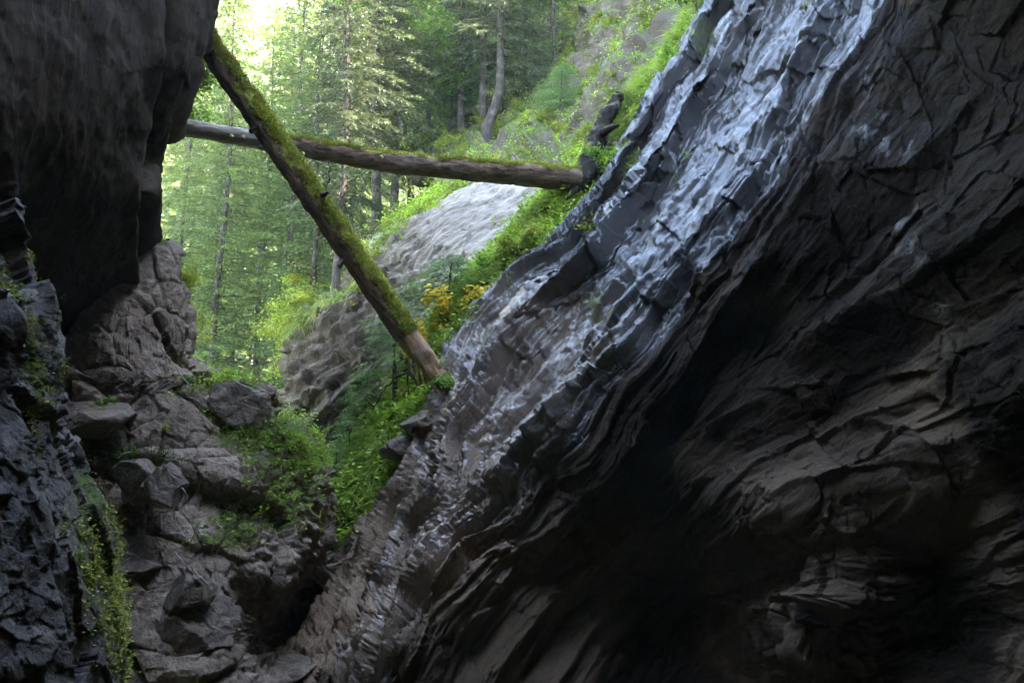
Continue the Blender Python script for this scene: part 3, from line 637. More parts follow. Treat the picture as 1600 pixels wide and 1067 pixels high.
T = 'spruces and firs behind the logs'
named = [
 ('spruce_tree', SPR_B, 583, 34, 395, 1.15, .3, 'tallest slender spruce, its straight thin brown trunk rising beside the log crossing'),
 ('spruce_tree', SPR_B, 612, 36, 352, 1.0, 1.3, 'thin dark spruce on the cliff edge, next beyond the tallest slender one'),
 ('spruce_tree', SPR_A, 668, 40, 262, .80, 2.1, 'dark trunked spruce standing just above the middle of the level log'),
 ('spruce_tree', SPR_B, 752, 37, 215, 1.0, .9, 'slim straight spruce close left of the thick trunk on the upper bank'),
 ('spruce_tree', SPR_B, 722, 38.5, 225, .95, 4.9, 'slender spruce second to the left of the thick trunk on the upper bank'),
 ('spruce_tree', SPR_B, 526, 30.5, 485, .92, 3.3, 'dim brownish spruce at the left rim of the pale cliff, behind the leaning log'),
 ('spruce_tree', SPR_C, 398, 46, 640, 1.0, .7, 'broad pale green spruce filling the gap beside the leaning log, under the level log'),
 ('spruce_tree', SPR_D, 424, 37, 665, .62, .7, 'small dark conical spruce low in the gap between mossy knob and grey cliff'),
 ('spruce_tree', SPR_C, 322, 50, 640, .85, 2.7, 'pale green spruce against the bright slope beside the overhanging wall'),
 ('spruce_tree', SPR_A, 478, 34, 640, .80, 2.9, 'dark green spruce with drooping boughs directly behind the middle of the leaning log'),
 ('pine_tree', PINE, 457, 62, 470, 1.05, 1.7, 'sparse conifer with a pale sunlit bare trunk above the level log'),
 ('pine_tree', PINE, 372, 72, 520, .95, .2, 'faint sparse conifer against the glare at the top left of the opening'),
 ('spruce_tree', SPR_A, 770, 47, 200, 1.0, 2.2, 'full green spruce in the second row behind the crooked thick trunk'),
 ('spruce_tree', SPR_C, 815, 50, 180, .9, 4.2, 'pale bushy spruce in the second row at the top of the grassy bank'),
 ('spruce_tree', SPR_D, 868, 38, 130, .8, 1.1, 'small dark spruce high on the grassy bank'),
 ('spruce_tree', SPR_A, 640, 52, 330, 1.0, 5.2, 'deep green spruce in the second row, between tallest slender and dark trunked ones'),
 ('spruce_tree', SPR_A, 705, 56, 300, .95, 1.2, 'deep green spruce in the second row left of the slim trunks on the bank'),
 ('spruce_tree', SPR_A, 545, 50, 470, 1.0, 3.2, 'tall green spruce in the second row just left of the slender brown trunk'),
 ('spruce_tree', SPR_A, 822, 38, 190, .60, 3.9, 'short green spruce on the bank right of the thick trunk'),
]
for nm, me, px, d, yb, s_, rz, lab in named:
    tree_px(nm, me, px, d, yb, s_, rz, lab, 'tree', T)
# the thick tree with its crooked foot
TH = conifer(9, 22, 3.0, M['needle_b'], M['bark'], .23, bare=.14, droop=.45, dens=1.0, bl=.15, bend=.7)
tree_px('spruce_tree', TH, 786, 34.5, 222, 1.0, 0, 'thick trunked spruce with a crooked root foot on the upper bank', 'tree', T)
# rows farther back
g = np.random.default_rng(5)
back = [(325,54,1),(405,66,1),(285,44,2),(345,40,2),(375,56,2),(455,42,2),(500,44,0),(300,66,0),(340,80,1),(420,84,0),(500,70,0),(560,76,2),(610,68,0),(670,72,0),(730,66,0),(770,58,0),(500,58,2),(590,60,0),(440,54,2),(350,60,0),(280,58,2),(860,52,0),(800,64,0),(900,50,1)]
names_b = ['wispy','tall wispy','pale bushy','light feathery','dense pale','broad light','full green','far left','hazy pale','hazy tall','dark hazy','pale broad','green hazy','shadowy','dense green','narrow green','light green','tall hazy','feathery pale','greyish','yellowish pale','small hazy','dim green','thin hazy']
where_b = ['against the glare by the top of the leaning log','against the glare beside the pale bare trunk','low by the edge of the overhanging wall','under the crossing of the logs','behind the crossing of the logs, half hidden','under the level log left of the leaning log','behind the leaning log, low','beside the edge of the overhanging wall','behind the foliage right of the wall edge','left of the pale bare trunk','right of the pale bare trunk','behind the tall slender trunk','between the slender trunk and the dark trunk','behind the dark trunk over the level log','left of the slim trunks on the bank','directly behind the thick crooked tree','behind the crossing of the logs','above the middle of the level log in the rear row','above the leaning log in the rear row','in the glare above the left end of the level log','low beside the foot of the overhanging wall','at the top of the grassy bank','right behind the thick crooked tree','topmost on the grassy bank']
for i, (px, d, k) in enumerate(back):
    me = (SPR_A, PINE, SPR_C)[k]; p = V(px, 400, d); p.z = min(float(ground_z(p.x, p.y)), V(px, 430, d).z) - .5
    put_tree('spruce_tree', me, p, .85 + .3 * g.random(), g.random() * 6.28, names_b[i] + ' rear spruce, ' + where_b[i], 'tree', 'rear row of spruces')

# broadleaf trees and shrubs
tree_px('broadleaf_tree', BRD_Y, 442, 33, 650, .85, 0, 'yellow-green broadleaf tree glowing behind the mossy knob, left of the grey cliff', 'tree')
tree_px('broadleaf_tree', BRD_Y, 500, 31, 640, .6, 2, 'smaller light green leafy tree at the foot of the grey cliff', 'tree')
tree_px('broadleaf_tree', BRD_A, 640, 38, 262, .95, 1, 'bright green broadleaf tree with airy leaf sprays behind the dark trunked spruce', 'tree')
tree_px('broadleaf_tree', BRD_A, 700, 40, 262, .75, 3, 'low green broadleaf tree on the bank edge above the level log', 'tree')
tree_px('broadleaf_tree', BRD_A, 222, 20, 300, .55, 2, 'green leafy tree hanging over the top end of the leaning log', 'tree')
tree_px('broadleaf_tree', BRD_Y, 320, 17, 645, .40, 2, 'yellow leaved shrub beside the rock edge under the bright gap', 'shrub')

tree_px('broadleaf_tree', BRD_Y, 330, 44, 520, .7, 1, 'yellow tinged tree deep in the gap beside the overhanging wall', 'tree')
tree_px('broadleaf_tree', BRD_Y, 690, 47, 250, .55, 3, 'golden bush glimpsed between trunks above the middle of the level log', 'shrub')
tree_px('broadleaf_tree', BRD_Y, 838, 38, 235, .38, 4, 'yellow orange bush on the upper bank behind the crooked thick trunk', 'shrub')

# ------------------------------------------------------------------ the two fallen logs
def log_path(a, b, n, sag=0., wob=.02, seed=0):
    s = np.linspace(0, 1, n); P = a[None] * (1 - s)[:, None] + b[None] * s[:, None]
    P[:, 2] -= sag * 4 * s * (1 - s); P = P + wob * np.stack([fbm(np.stack([s * 5, s * 0 + k, s * 0 + seed], -1), 3) for k in (1, 2, 3)], -1)
    return P, s
def log_mesh(P, rad, sides, mat, seed, lump=.03, name='bark'):
    v, f = tube(P, rad, sides); V0 = v[:len(P) * sides].reshape(len(P), sides, 3)
    N_ = unit(V0 - P[:, None]); T_ = unit(P[-1] - P[0]); al = (V0 @ T_)
    q = V0 - T_ * (al * .75)[..., None]
    D = lump * fbm(V0 * 2.2, 4, .55, seed) + .018 * ridged(q * 7, 3, .6, seed + 3) + .012 * facets(q * 9, seed)[0]
    V0 = V0 + N_ * D[..., None]
    vv = np.vstack([V0.reshape(-1, 3), P[:1], P[-1:]]); n = len(P) * sides; i = np.arange(sides); j = (i + 1) % sides
    cap = np.vstack([np.stack([j, i, np.full(sides, n), np.full(sides, n)], -1), np.stack([i + n - sides, j + n - sides, np.full(sides, n + 1), np.full(sides, n + 1)], -1)])
    tri = cap[:, :3]
    me = bpy.data.meshes.new(name); me.from_pydata(vv.tolist(), [], f.tolist() + tri.tolist()); me.materials.append(mat)
    for p in me.polygons: p.use_smooth = True
    return me, V0, N_
def moss_fringe(V0, N_, mdir, thr, n, seed, mat, ln=.05, lo=0, hi=1.):
    g = np.random.default_rng(seed); m = unit(np.array(mdir, float)); P = V0.reshape(-1, 3); Nn = N_.reshape(-1, 3)
    k = Nn @ m + .7 * fbm(P * 2.4, 4, .6, seed + 5); al = np.repeat(np.linspace(0, 1, V0.shape[0]), V0.shape[1])
    ok = np.where((k > thr) & (al > lo) & (al < hi))[0]; i = g.choice(ok, n)
    base = P[i] + g.normal(0, .02, (n, 3)); dv = unit(Nn[i] + g.normal(0, .7, (n, 3)) + np.array([0, 0, .1])); l = ln * (.5 + g.random(n))
    Q = quads_from(base - dv * .01, dv, g.normal(0, 1, (n, 3)), l, l * .55)
    return needles_mesh('moss', Q, g.random(n), mat)
M['moss'] = leaf_mat('moss_tufts', (.16, .18, .015), (.36, .36, .04), (.40, .33, .06), .3, rnd=0)
def empty(name, loc, **k):
    r = bpy.data.objects.new(name, None); col.objects.link(r); r.location = loc; tag(r, **k); return r
def child(name, me, root):
    o = bpy.data.objects.new(name, me); col.objects.link(o); o.parent = root
    o.matrix_parent_inverse = Matrix.Translation(-root.location); return o

a = Wp(320, 62, 14.1); b = Wp(688, 598, 14.7); dirn = unit(b - a); a = a - dirn * .9
P1, s1 = log_path(a, b, 260, 0, .03, 2); r1 = np.interp(s1, [0, .5, 1], [.195, .208, .20])
L1 = empty('fallen_log', a, label='mossy log leaning diagonally from the overhanging wall down to the green shelf', cat='log')
cut = int(260 * .865)
me, V0, N0 = log_mesh(P1[:cut + 3], r1[:cut + 3], 36, M['log1'], 3); child('bark', me, L1)
child('moss', moss_fringe(V0, N0, (.75, -.25, .6), .42, 70000, 4, M['moss'], .026), L1)
me, V1, N1 = log_mesh(P1[cut - 2:], r1[cut - 2:] * .95, 36, M['wood'], 5, .04, 'bare_wood'); child('bare_wood', me, L1)
# splintered end and torn flaps of bark
sp = MB()
for k in range(11):
    u = V1[-1, rng.integers(0, 36)]; l = .05 + .35 * rng.random() ** 2; v, f = tube(np.array([u - dirn * .1, u + dirn * l * .5, u + dirn * l + np.array([0, 0, -.03])]), [.06, .04, .008], 5); sp.add(v, f)
child('splinters', sp.mesh('splinters', M['log1']), L1)
for x0, y0, x1, y1 in ((648,580,652,604),(655,590,664,608),(536,414,528,420),(640,575,645,592)):
    v, f = tube(np.stack([Wp(x0, y0 - 14, 14.5), Wp((x0 + x1) / 2, (y0 + y1) / 2, 14.45), Wp(x1, y1, 14.45)]), [.06, .05, .01], 6, .02); child('bark_flap', mesh_np('bark_flap', v, f, M['log1'], True), L1)
def twiggy(path, r0, nsub, seed, mat, name, sl=.5, depth=1):
    g = np.random.default_rng(seed); mb = MB(); path = np.array(path)
    s = np.linspace(0, 1, len(path)); S = np.linspace(0, 1, 14); pp = np.stack([np.interp(S, s, path[:, k]) for k in range(3)], -1); pp += .02 * g.normal(0, 1, pp.shape)
    v, f = tube(pp, np.linspace(r0, r0 * .3, 14), 5); mb.add(v, f)
    for _ in range(nsub):
        i = g.integers(3, 13); d = unit(pp[i] - pp[i - 1] + g.normal(0, .7, 3)); q = pp[i] + d * np.linspace(0, 1, 6)[:, None] * sl * (.4 + g.random()) + np.cumsum(g.normal(0, .02, (6, 3)), 0)
        q[:, 2] -= np.linspace(0, 1, 6) ** 2 * .08
        v, f = tube(q, np.linspace(r0 * .45, r0 * .12, 6), 4); mb.add(v, f)
    return mb.mesh(name, mat)
child('broken_branch', twiggy([Wp(645,572,14.5),Wp(628,582,14.4),Wp(610,596,14.4),Wp(596,618,14.4),Wp(586,640,14.4)], .03, 7, 3, M['twig'], 'broken_branch', .5), L1)
child('broken_branch', twiggy([Wp(640,568,14.5),Wp(630,560,14.4),Wp(622,550,14.4)], .025, 3, 4, M['twig'], 'broken_branch', .25), L1)
for i, (x, y, dx, dy) in enumerate(((410,232,-6,-3),(393,205,10,-6),(502,306,10,-4),(535,408,-7,6))):
    v, f = tube(np.stack([Wp(x, y, 14.25), Wp(x + dx * .7, y + dy * .7, 14.05), Wp(x + dx, y + dy, 14.0)]), [.05, .035, .018], 8, .02)
    child('branch_stub', mesh_np('branch_stub', v, f, M['twig'], True), L1)

a2 = Wp(262, 198, 16.6); b2 = Wp(905, 281, 18.2)
P2, s2 = log_path(a2, b2, 300, 0.02, .03, 8); r2 = np.interp(s2, [0, .2, .5, 1], [.155, .175, .20, .245])
# the log arches a little: lift it where the photograph does
for xp, lift in ((0, 0),): pass
P2[:, 2] -= .13 * np.exp(-((s2 - .55) / .28) ** 2)
L2 = empty('fallen_log', a2, label='long nearly level log with flaking bark spanning the gorge behind the leaning one', cat='log')
c2 = int(300 * .27)
me, Va, Na = log_mesh(P2[:c2 + 2], r2[:c2 + 2] * .93, 30, M['wood_g'], 13, .012, 'bare_wood'); child('bare_wood', me, L2)
me, Vb, Nb = log_mesh(P2[c2 - 2:], r2[c2 - 2:], 30, M['log2'], 15, .03); child('bark', me, L2)
child('moss', moss_fringe(Vb, Nb, (0, -.1, 1), .62, 45000, 14, M['moss'], .030), L2)
child('hanging_twig', twiggy([Wp(514,252,16.8),Wp(516,268,16.8),Wp(514,285,16.8),Wp(508,305,16.8)], .025, 5, 5, M['twig'], 'hanging_twig', .3), L2)
for i, (x, y) in enumerate(((362,212),(380,214),(473,240),(596,245))):
    v, f = tube(np.stack([Wp(x, y, 16.75), Wp(x + 1, y + 2, 16.5), Wp(x + 3, y + 4, 16.42)]), [.05, .04, .03], 7, .01)
    child('branch_stub', mesh_np('branch_stub', v, f, M['log2'], True), L2)

# dark leaning stump at the right end of the long log, and a crooked dead branch beside it
S_ = empty('tree_stump', V(918, 290, 18.6), label='dark mossy leaning stump rising from the right end of the level log', cat='stump')
pp = np.stack([Wp(x, y, d) for x, y, d in ((902,300,18.3),(915,275,18.4),(925,245,18.6),(932,215,18.9),(945,185,19.2),(962,160,19.5),(968,148,19.6))])
SS = np.linspace(0, 1, 60); pp = np.stack([np.interp(SS, np.linspace(0, 1, 7), pp[:, k]) for k in range(3)], -1)
me, v_, n_ = log_mesh(pp, np.interp(SS, [0, .3, .7, 1], [.30, .27, .18, .06]), 24, M['stump'], 33, .11, 'trunk'); child('trunk', me, S_)
for a_ in (((930,262,18.3),(948,268,18.0),(955,285,17.8)),((915,285,18.2),(895,300,18),(885,312,17.9)),((938,210,18.6),(955,200,18.5),(968,196,18.5))):
    v, f = tube(np.stack([Wp(*q) for q in a_]), [.12, .08, .03], 8, .03); child('root', mesh_np('root', v, f, M['stump'], True), S_)
cb = twiggy([Wp(958,225,19),Wp(975,222,19),Wp(986,205,19),Wp(988,188,19),Wp(984,176,19),Wp(990,168,19)], .06, 2, 9, M['wood'], 'dead_branch', .3)
link('dead_branch', cb, label='crooked brown dead branch on the bank right of the dark stump', cat='branch')

# ------------------------------------------------------------------ boulders
def boulder(name, px, py, d, rx, ry, rz, seed, label, mat=None, moss=.0, group=None, rot=0):
    g = np.random.default_rng(seed); n, m_ = 90, 120
    th = np.linspace(0, math.pi, n); ph = np.linspace(0, 2 * math.pi, m_, endpoint=False); A, B = np.meshgrid(th, ph, indexing='ij')
    D = np.stack([np.sin(A) * np.cos(B), np.sin(A) * np.sin(B), np.cos(A)], -1)
    pl = unit(g.normal(0, 1, (12, 3))); h = .58 + .34 * g.random(12)
    r = np.full(A.shape, 1.25)
    for k in range(12):
        c = D @ pl[k]; r = np.where(c > .05, np.minimum(r, h[k] / np.maximum(c, .05)), r)
    P = D * r[..., None] * np.array([rx, ry, rz])
    P = P * 1.1 + D * (.03 * fbm(P * 2.5 + seed, 6, .6, seed) + .03 * facets(P * 5 + seed, seed)[0])[..., None]
    u = unit(D)[..., 2]
    me = mesh_np(name, P, grid_faces(n, m_, True), mat or M['boulder'], True, attrs=dict(moss=moss + .3 * sstep(.2, .9, u) * (moss > 0)))
    o = link(name, me, label=label, cat='boulder', group=group, loc=V(px, py, d)); o.rotation_euler = (0, 0, rot); return o
boulder('boulder', 148, 660, 11.2, .40, .5, .30, 9, 'dark rounded boulder with leafy plants, close to the black foreground rock', moss=.2)
boulder('boulder', 222, 752, 10.55, .36, .35, .22, 12, 'square grey block wedged in the middle of the slope, above a dark crack')
boulder('boulder', 262, 765, 10.3, .22, .3, .28, 13, 'narrow broken block right next to the square wedged one')
boulder('boulder', 190, 885, 10.1, .36, .3, .17, 14, 'flat topped rock at mid height just right of the black foreground rock')
boulder('boulder', 305, 925, 9.9, .34, .3, .24, 15, 'cleft mossy rock with a black hollow below it', moss=.12)
boulder('boulder', 318, 985, 9.95, .42, .4, .34, 16, 'large angular block at the bottom of the slope', moss=.05)
boulder('boulder', 240, 1060, 9.55, .50, .4, .20, 17, 'low slab with a mossy top under the large angular block', moss=.12)
boulder('boulder', 385, 628, 12.4, .42, .4, .40, 18, 'overgrown knob of dark rock standing against the bright forest', moss=.30)
boulder('boulder', 432, 1052, 11.1, .40, .4, .22, 19, 'pale rock in the dark gully at the bottom, touching the wet wall', M['boulder'], moss=.05)
boulder('boulder', 628, 705, 14.3, .38, .35, .22, 20, 'brown fractured block poking out below the foot of the leaning log')
boulder('boulder', 660, 660, 14.2, .30, .3, .16, 21, 'small squarish brown block right under the foot of the leaning log')
boulder('boulder', 1266, 966, 9.15, .18, .2, .10, 22, 'smooth rounded stone on the dim buttress of the wet wall', M['right'])

# ------------------------------------------------------------------ ground vegetation
def pick(S, n, mask, g, up=None):
    P = S['P'].reshape(-1, 3); N_ = S['N'].reshape(-1, 3); px = S['px'].ravel(); py = S['py'].ravel()
    wgt = np.clip(mask(px, py), 0, None)
    # even density per square metre, not per vertex
    A = np.linalg.norm(np.cross(np.gradient(S['P'], axis=0), np.gradient(S['P'], axis=1)), axis=-1).ravel()
    wgt = wgt * np.minimum(A, np.percentile(A, 98)) * ((px > -40) & (px < 1640) & (py > -80) & (py < 1120))
    if up is not None: wgt = wgt * sstep(up, up + .4, N_[:, 2])
    i = g.choice(len(P), n, p=wgt / wgt.sum()); sz = np.sqrt(A[i])
    return P[i] + g.normal(0, 1, (n, 3)) * sz[:, None] * .4, N_[i]
def tufts(name, pts, nrm, nb, ln, mat, seed, wd=.012, fall=.8, label=None, cat=None):
    g = np.random.default_rng(seed); n = len(pts); I = np.repeat(np.arange(n), nb); m_ = len(I)
    l = ln * (.5 + .8 * g.random(n))[I] * (.6 + .6 * g.random(m_))
    hd = nrm[I] * np.array([1, 1, .3]) * .8 + g.normal(0, .55, (m_, 3)); d0 = unit(hd + np.array([0, 0, .9]))
    side = unit(np.cross(d0, g.normal(0, 1, (m_, 3)))); base = pts[I] + g.normal(0, .03, (m_, 3))
    rows = []
    for k, t in enumerate((0, .35, .7, 1.)):
        c = base + d0 * (l * t)[:, None] + (unit(hd) * .35 - np.array([0, 0, 1.])) * (l * fall * t ** 2)[:, None]
        wv = wd * (1 - t * .85); rows.append(np.stack([c - side * wv, c + side * wv], 1))
    Vv = np.stack(rows, 1).reshape(-1, 3); b = np.arange(m_)[:, None] * 8
    f = np.concatenate([b + np.array([[k * 2, k * 2 + 1, k * 2 + 3, k * 2 + 2]]) for k in range(3)]).reshape(-1, 4)
    r = np.clip(g.random(n)[I] * .6 + g.random(m_) * .4, 0, 1); rn = np.concatenate([r, r, r])
    return mesh_np(name, Vv, f, mat, False, fattrs=dict(rnd=rn))
def herbs(name, pts, nrm, nl, spread, leaf, mat, seed, stem=.2):
    g = np.random.default_rng(seed); n = len(pts); I = np.repeat(np.arange(n), nl); m_ = len(I); s_ = (.5 + .8 * g.random(n))[I]
    base = pts[I] + nrm[I] * (g.random(m_) * stem * s_)[:, None] + np.array([0, 0, 1.]) * (g.random(m_) * stem * s_)[:, None] + g.normal(0, 1, (m_, 3)) * (spread * s_)[:, None] * np.array([1, 1, .6])
    dv = unit(g.normal(0, 1, (m_, 3)) * np.array([1, 1, .45]) - np.array([0, 0, .15])); ln = leaf * s_ * (.6 + .7 * g.random(m_))
    Q = quads_from(base, dv, np.tile([0, 0, 1.], (m_, 1)) + g.normal(0, .4, (m_, 3)), ln, ln * .6, mid=.45)
    return needles_mesh(name, Q, np.clip(g.random(n)[I] * .6 + g.random(m_) * .4, 0, 1), mat)
g = np.random.default_rng(31)
one = lambda px, py: np.ones(px.shape)
nz = lambda px, py, s, k: np.clip(.5 + 1.6 * gnoise(np.stack([px / s, py / s, px * 0 + k], -1), k), 0, 1) ** 1.5
# bank: dry grass tufts hanging over rock steps
hm = lambda px, py: sstep(300, 262, py) * (px > 560) * nz(px, py, 38, 3) ** 2
p, n = pick(cliff, 5000, hm, g); link('bank_grass', tufts('bank_grass', p, n, 11, .50, M['grass_b'], 3, .026), kind='stuff')
p, n = pick(cliff, 1700, lambda a, b: sstep(300, 262, b) * (a > 560) * nz(a, b, 30, 8), g); link('bank_herbs', herbs('bank_herbs', p, n, 16, .16, .10, M['herb'], 5), kind='stuff')
# rim of the cliff
rim = lambda px, py: np.exp(-((py - np.interp(px, [480, 520, 560, 600, 640, 700, 740], [522, 505, 470, 395, 352, 312, 292])) / 10) ** 2) * (px < 745)
p, n = pick(cliff, 900, rim, g); link('rim_grass', tufts('rim_grass', p, n, 18, .55, M['grass_b'], 7, .018, 1.3), kind='stuff')
p, n = pick(cliff, 700, lambda a, b: rim(a, b - 6) * (a > 585), g); link('rim_herbs', herbs('rim_herbs', p, n, 18, .18, .10, M['herb'], 8), kind='stuff')
# shelf: lush herbs and grass
vis = lambda px, py: (px < poly_x(SL[0], py) + 6) * 1.0
p, n = pick(shelf, 7000, lambda a, b: (vis(a, b) * nz(a, b, 26, 4) + .12 * vis(a, b)) * (.05 + .95 * sstep(180, 320, b)), g, -.3); link('shelf_herbs', herbs('shelf_herbs', p, n, 18, .11, .085, M['herb'], 9, .16), kind='stuff')
p, n = pick(shelf, 3600, lambda a, b: vis(a, b) * nz(a, b, 30, 6), g, -.4); link('shelf_grass', tufts('shelf_grass', p, n, 18, .42, M['grass'], 11, .010), kind='stuff')
# edge of the wet wall
edge = lambda px, py: np.exp(-((px - poly_x(SL[0], py)) / 9) ** 2) * (py < 880) * (.2 + .8 * sstep(230, 330, py))
p, n = pick(right, 650, lambda a, b: edge(a, b) * nz(a, b, 40, 12), g); link('ledge_herbs', herbs('ledge_herbs', p, n, 16, .07, .08, M['herb'], 13, .08), kind='stuff')
p, n = pick(right, 60, lambda a, b: (blob(a, b, 1065, 290, 10, 10) + blob(a, b, 945, 495, 12, 14) + blob(a, b, 1085, 250, 8, 8) + blob(a, b, 1000, 270, 10, 14) + blob(a,b,900,470,10,8) + blob(a,b,800,460,14,8) + blob(a,b,760,540,8,6)), g); link('wall_grass', tufts('wall_grass', p, n, 9, .22, M['grass'], 14, .006), kind='stuff')
# slope: darker herbs
sm = lambda px, py: .9 * blob(px, py, 400, 690, 70, 28, -30) + .8 * blob(px, py, 455, 705, 34, 26) * 1.6 + .6 * blob(px, py, 390, 795, 60, 40) + 1.2 * blob(px, py, 360, 600, 50, 16) + .3 * blob(px, py, 345, 848, 50, 14)
p, n = pick(slope, 1300, sm, g, -.1); link('slope_herbs', herbs('slope_herbs', p, n, 14, .055, .045, M['herb'], 15, .06), kind='stuff')
p, n = pick(slope, 450, lambda a, b: 1.2 * blob(a, b, 440, 690, 45, 18, -30) + blob(a, b, 380, 600, 40, 8) + blob(a, b, 470, 730, 16, 26), g); link('bright_slope_herbs', herbs('bright_slope_herbs', p, n, 14, .06, .055, M['herb'], 16, .07), kind='stuff')
p, n = pick(slope, 420, lambda a, b: blob(a, b, 180, 712, 70, 12, -18) + .4 * blob(a, b, 240, 720, 30, 8), g, -.1); link('slope_grass', tufts('slope_grass', p, n, 9, .16, M['herb_d'], 17, .005, .5), kind='stuff')
# moss tufts on the near rock
p, n = pick(near, 9000, lambda px, py: np.exp(-((px - (4 + (py - 430) * .17)) / 13) ** 2) * sstep(400, 450, py) * (1 - sstep(680, 740, py)) * nz(px, py, 20, 2) + blob(px, py, 145, 890, 34, 80) * nz(px, py, 20, 3) + .8 * blob(px, py, 172, 960, 10, 90), g); link('moss', herbs('moss', p, n, 4, .015, .022, M['moss'], 18, .012), kind='stuff')
# far wood on the bright slope
def far_wood():
    g = np.random.default_rng(3); Q = []; n = 900
    x = g.uniform(-75, 30, n); y = g.uniform(100, 230, n); z = ground_z(x, y)
    m_ = 26; I = np.repeat(np.arange(n), m_); h = g.random(len(I)) ** .7; H = (9 + 7 * g.random(n))[I]
    a = g.random(len(I)) * 6.28; r = (1 - h) * 3.2 * (.4 + .6 * g.random(len(I)))
    b = np.stack([x[I] + r * np.cos(a), y[I] + r * np.sin(a), z[I] + H * h], -1); d = unit(np.stack([np.cos(a), np.sin(a), -.6 + 0 * a], -1)); ln = 1.3 + g.random(len(I)) * 1.1
    return needles_mesh('far_wood', quads_from(b, d, g.normal(0, 1, (len(I), 3)), ln, ln * .5), g.random(len(I)), M['leaf_far'])
M['leaf_far'] = leaf_mat('far_leaves', (.16, .20, .06), (.34, .34, .11), (.42, .34, .10), .35, rnd=0)
link('far_wood', far_wood(), kind='stuff')

# ------------------------------------------------------------------ individual shrubs, saplings and sticks
SH = broadleaf(21, 1.6, .8, M['leaf_o'], M['twig'], 280, .15, .012)
SHY = broadleaf(22, 1.4, .8, M['leaf_y'], M['twig'], 900, .075, .012)
SHG = broadleaf(23, 1.4, .8, M['leaf'], M['twig'], 900, .085, .012)
sap = [(700,462,17.0,(1.0,1.0,.55),'small dark green fir bush against the pale rock right of the leaning log'),
       (575,645,15.9,(.6,.6,.55),'drooping green fir sapling beside the grey cliff, left of the leaning log foot'),
       (548,715,15.3,.5,'light green fir sapling at the lower left of the shelf'),
       (612,560,16.0,.7,'dark green fir sapling half hidden behind the leaning log above its foot'),
       (520,745,14.9,.42,'tiny fir sapling at the lower tip of the green shelf'),
       (878,165,32,1.1,'round headed small fir alone on the grassy bank above the level log')]
for i, (x, y, d, s_, lab) in enumerate(sap): put_tree('fir_sapling', SAP, V(x, y + 25, d), s_, i * 1.3, lab, 'sapling', 'young firs on the ledges')
shr = [(SH,700,545,16.2,.85,'orange and yellow leaved bush right beside the leaning log','shrub'),
       (SH,742,528,16.4,.7,'yellow leaved sprig a little up the shelf from the orange bush','shrub'),
       (SH,636,590,16.0,.75,'orange leaved sprig left of the leaning log near its foot','shrub'),
       (SHY,842,420,16.8,1.0,'yellowing bush in front of the dark ledge below the level log','shrub'),
       (SHY,900,405,16.6,.8,'smaller yellowing bush at the right end of the lit ledge','shrub'),
       (SHG,780,440,17.2,.9,'fresh green leafy bush on the shelf left of the yellowing ones','shrub'),
       (SHG,702,618,14.2,.42,'small bright green leafy plant at the foot of the leaning log','plant'),
       (SHG,935,280,17.9,.7,'leafy green plant right of the dark stump','plant'),
       (SHG,1070,110,18.4,.9,'bright green trailing plant on the rim of the wet wall','plant'),
       (SHG,1095,20,19.0,1.0,'bright green bush at the top of the wet wall','shrub'),
       (SHY,258,680,10.9,.16,'little yellow leaved seedling in the middle of the broken slope','plant'),
       (SHG,160,640,10.5,.20,'small leafy plant on the dark boulder by the foreground rock','plant'),
       (SHG,300,605,11.5,.20,'small green plant on the slab below the rocky edge','plant'),
       (SHG,560,800,14.6,.4,'vivid green leafy bush low on the shelf above the dark gully','shrub'),
       (SHY,560,790,15.2,.5,'pale yellow green plant at the left border of the shelf','plant')]
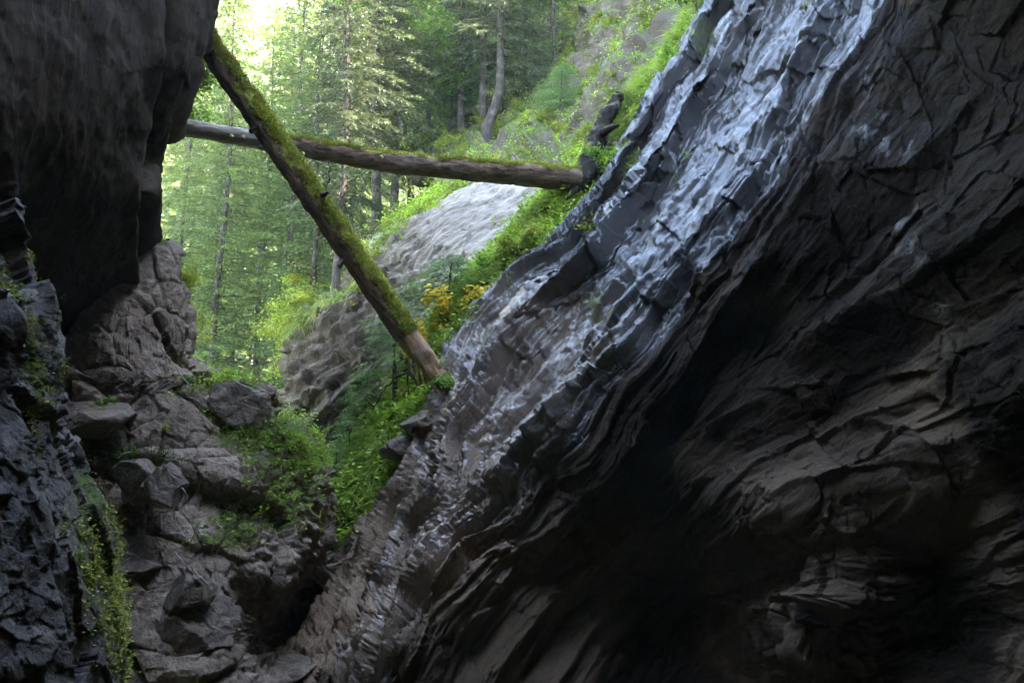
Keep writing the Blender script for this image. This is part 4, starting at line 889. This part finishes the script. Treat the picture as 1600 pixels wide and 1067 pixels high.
for i, (me, x, y, d, s_, lab, cat) in enumerate(shr): put_tree('shrub' if cat == 'shrub' else 'leafy_plant', me, V(x, y, d), s_, i * 2.1, lab, cat, tilt=(.15, -.2))
sticks = [(273,790,284,815,10.1,'short bleached stick leaning below the wedged block'),(285,762,292,782,10.1,'short bleached stick right of the wedged block'),(313,815,297,862,10.0,'bleached stick slanting left on the mossy part of the slope'),
          (336,815,350,828,10.2,'pale stick lying over the moss right of the slanting one'),(335,832,334,866,10.1,'upright thin pale stick on the slope'),(350,835,337,866,10.1,'thin pale stick leaning against the upright one'),
          (274,862,300,888,9.8,'long pale stick sliding down towards the black hollow'),(300,888,323,920,9.7,'bent pale stick ending above the black hollow'),
          (85,563,148,590,11.2,'thin twig lying at the dark foot of the overhanging wall'),(243,535,300,600,11.3,'long pale twig running down the grey slab'),(185,715,205,700,10.4,'pale twig sticking from the grass above the wedged block'),(262,740,282,752,10.2,'pale twig above the wedged block pointing right')]
for x0, y0, x1, y1, d, lab in sticks:
    s = np.linspace(0, 1, 8); q = Wp(x0 + (x1 - x0) * s, y0 + (y1 - y0) * s, d + .0 * s) + np.cumsum(rng.normal(0, .008, (8, 3)), 0)
    v, f = tube(q, np.linspace(.011, .006, 8), 5); link('dead_stick', mesh_np('dead_stick', v, f, M['stick'], True), label=lab, cat='stick', group='dead sticks on the broken slope')

# ------------------------------------------------------------------ haze
HAZE = .0006
def haze():
    lo = np.array([-720., -720, -14]); hi = np.array([720., 920, 330])
    c = np.array([[x, y, z] for x in (lo[0], hi[0]) for y in (lo[1], hi[1]) for z in (lo[2], hi[2])])
    f = [[0, 1, 3, 2], [4, 6, 7, 5], [0, 4, 5, 1], [2, 3, 7, 6], [0, 2, 6, 4], [1, 5, 7, 3]]
    m, t, N, L = newmat('haze_air'); v = N('ShaderNodeVolumePrincipled'); v.inputs['Color'].default_value = (.98, .97, .88, 1); v.inputs['Density'].default_value = HAZE
    v.inputs['Anisotropy'].default_value = .2
    L(v.outputs[0], N('ShaderNodeOutputMaterial').inputs[1])
    link('haze', mesh_np('haze', c, f, m), kind='stuff')
if HAZE: haze()
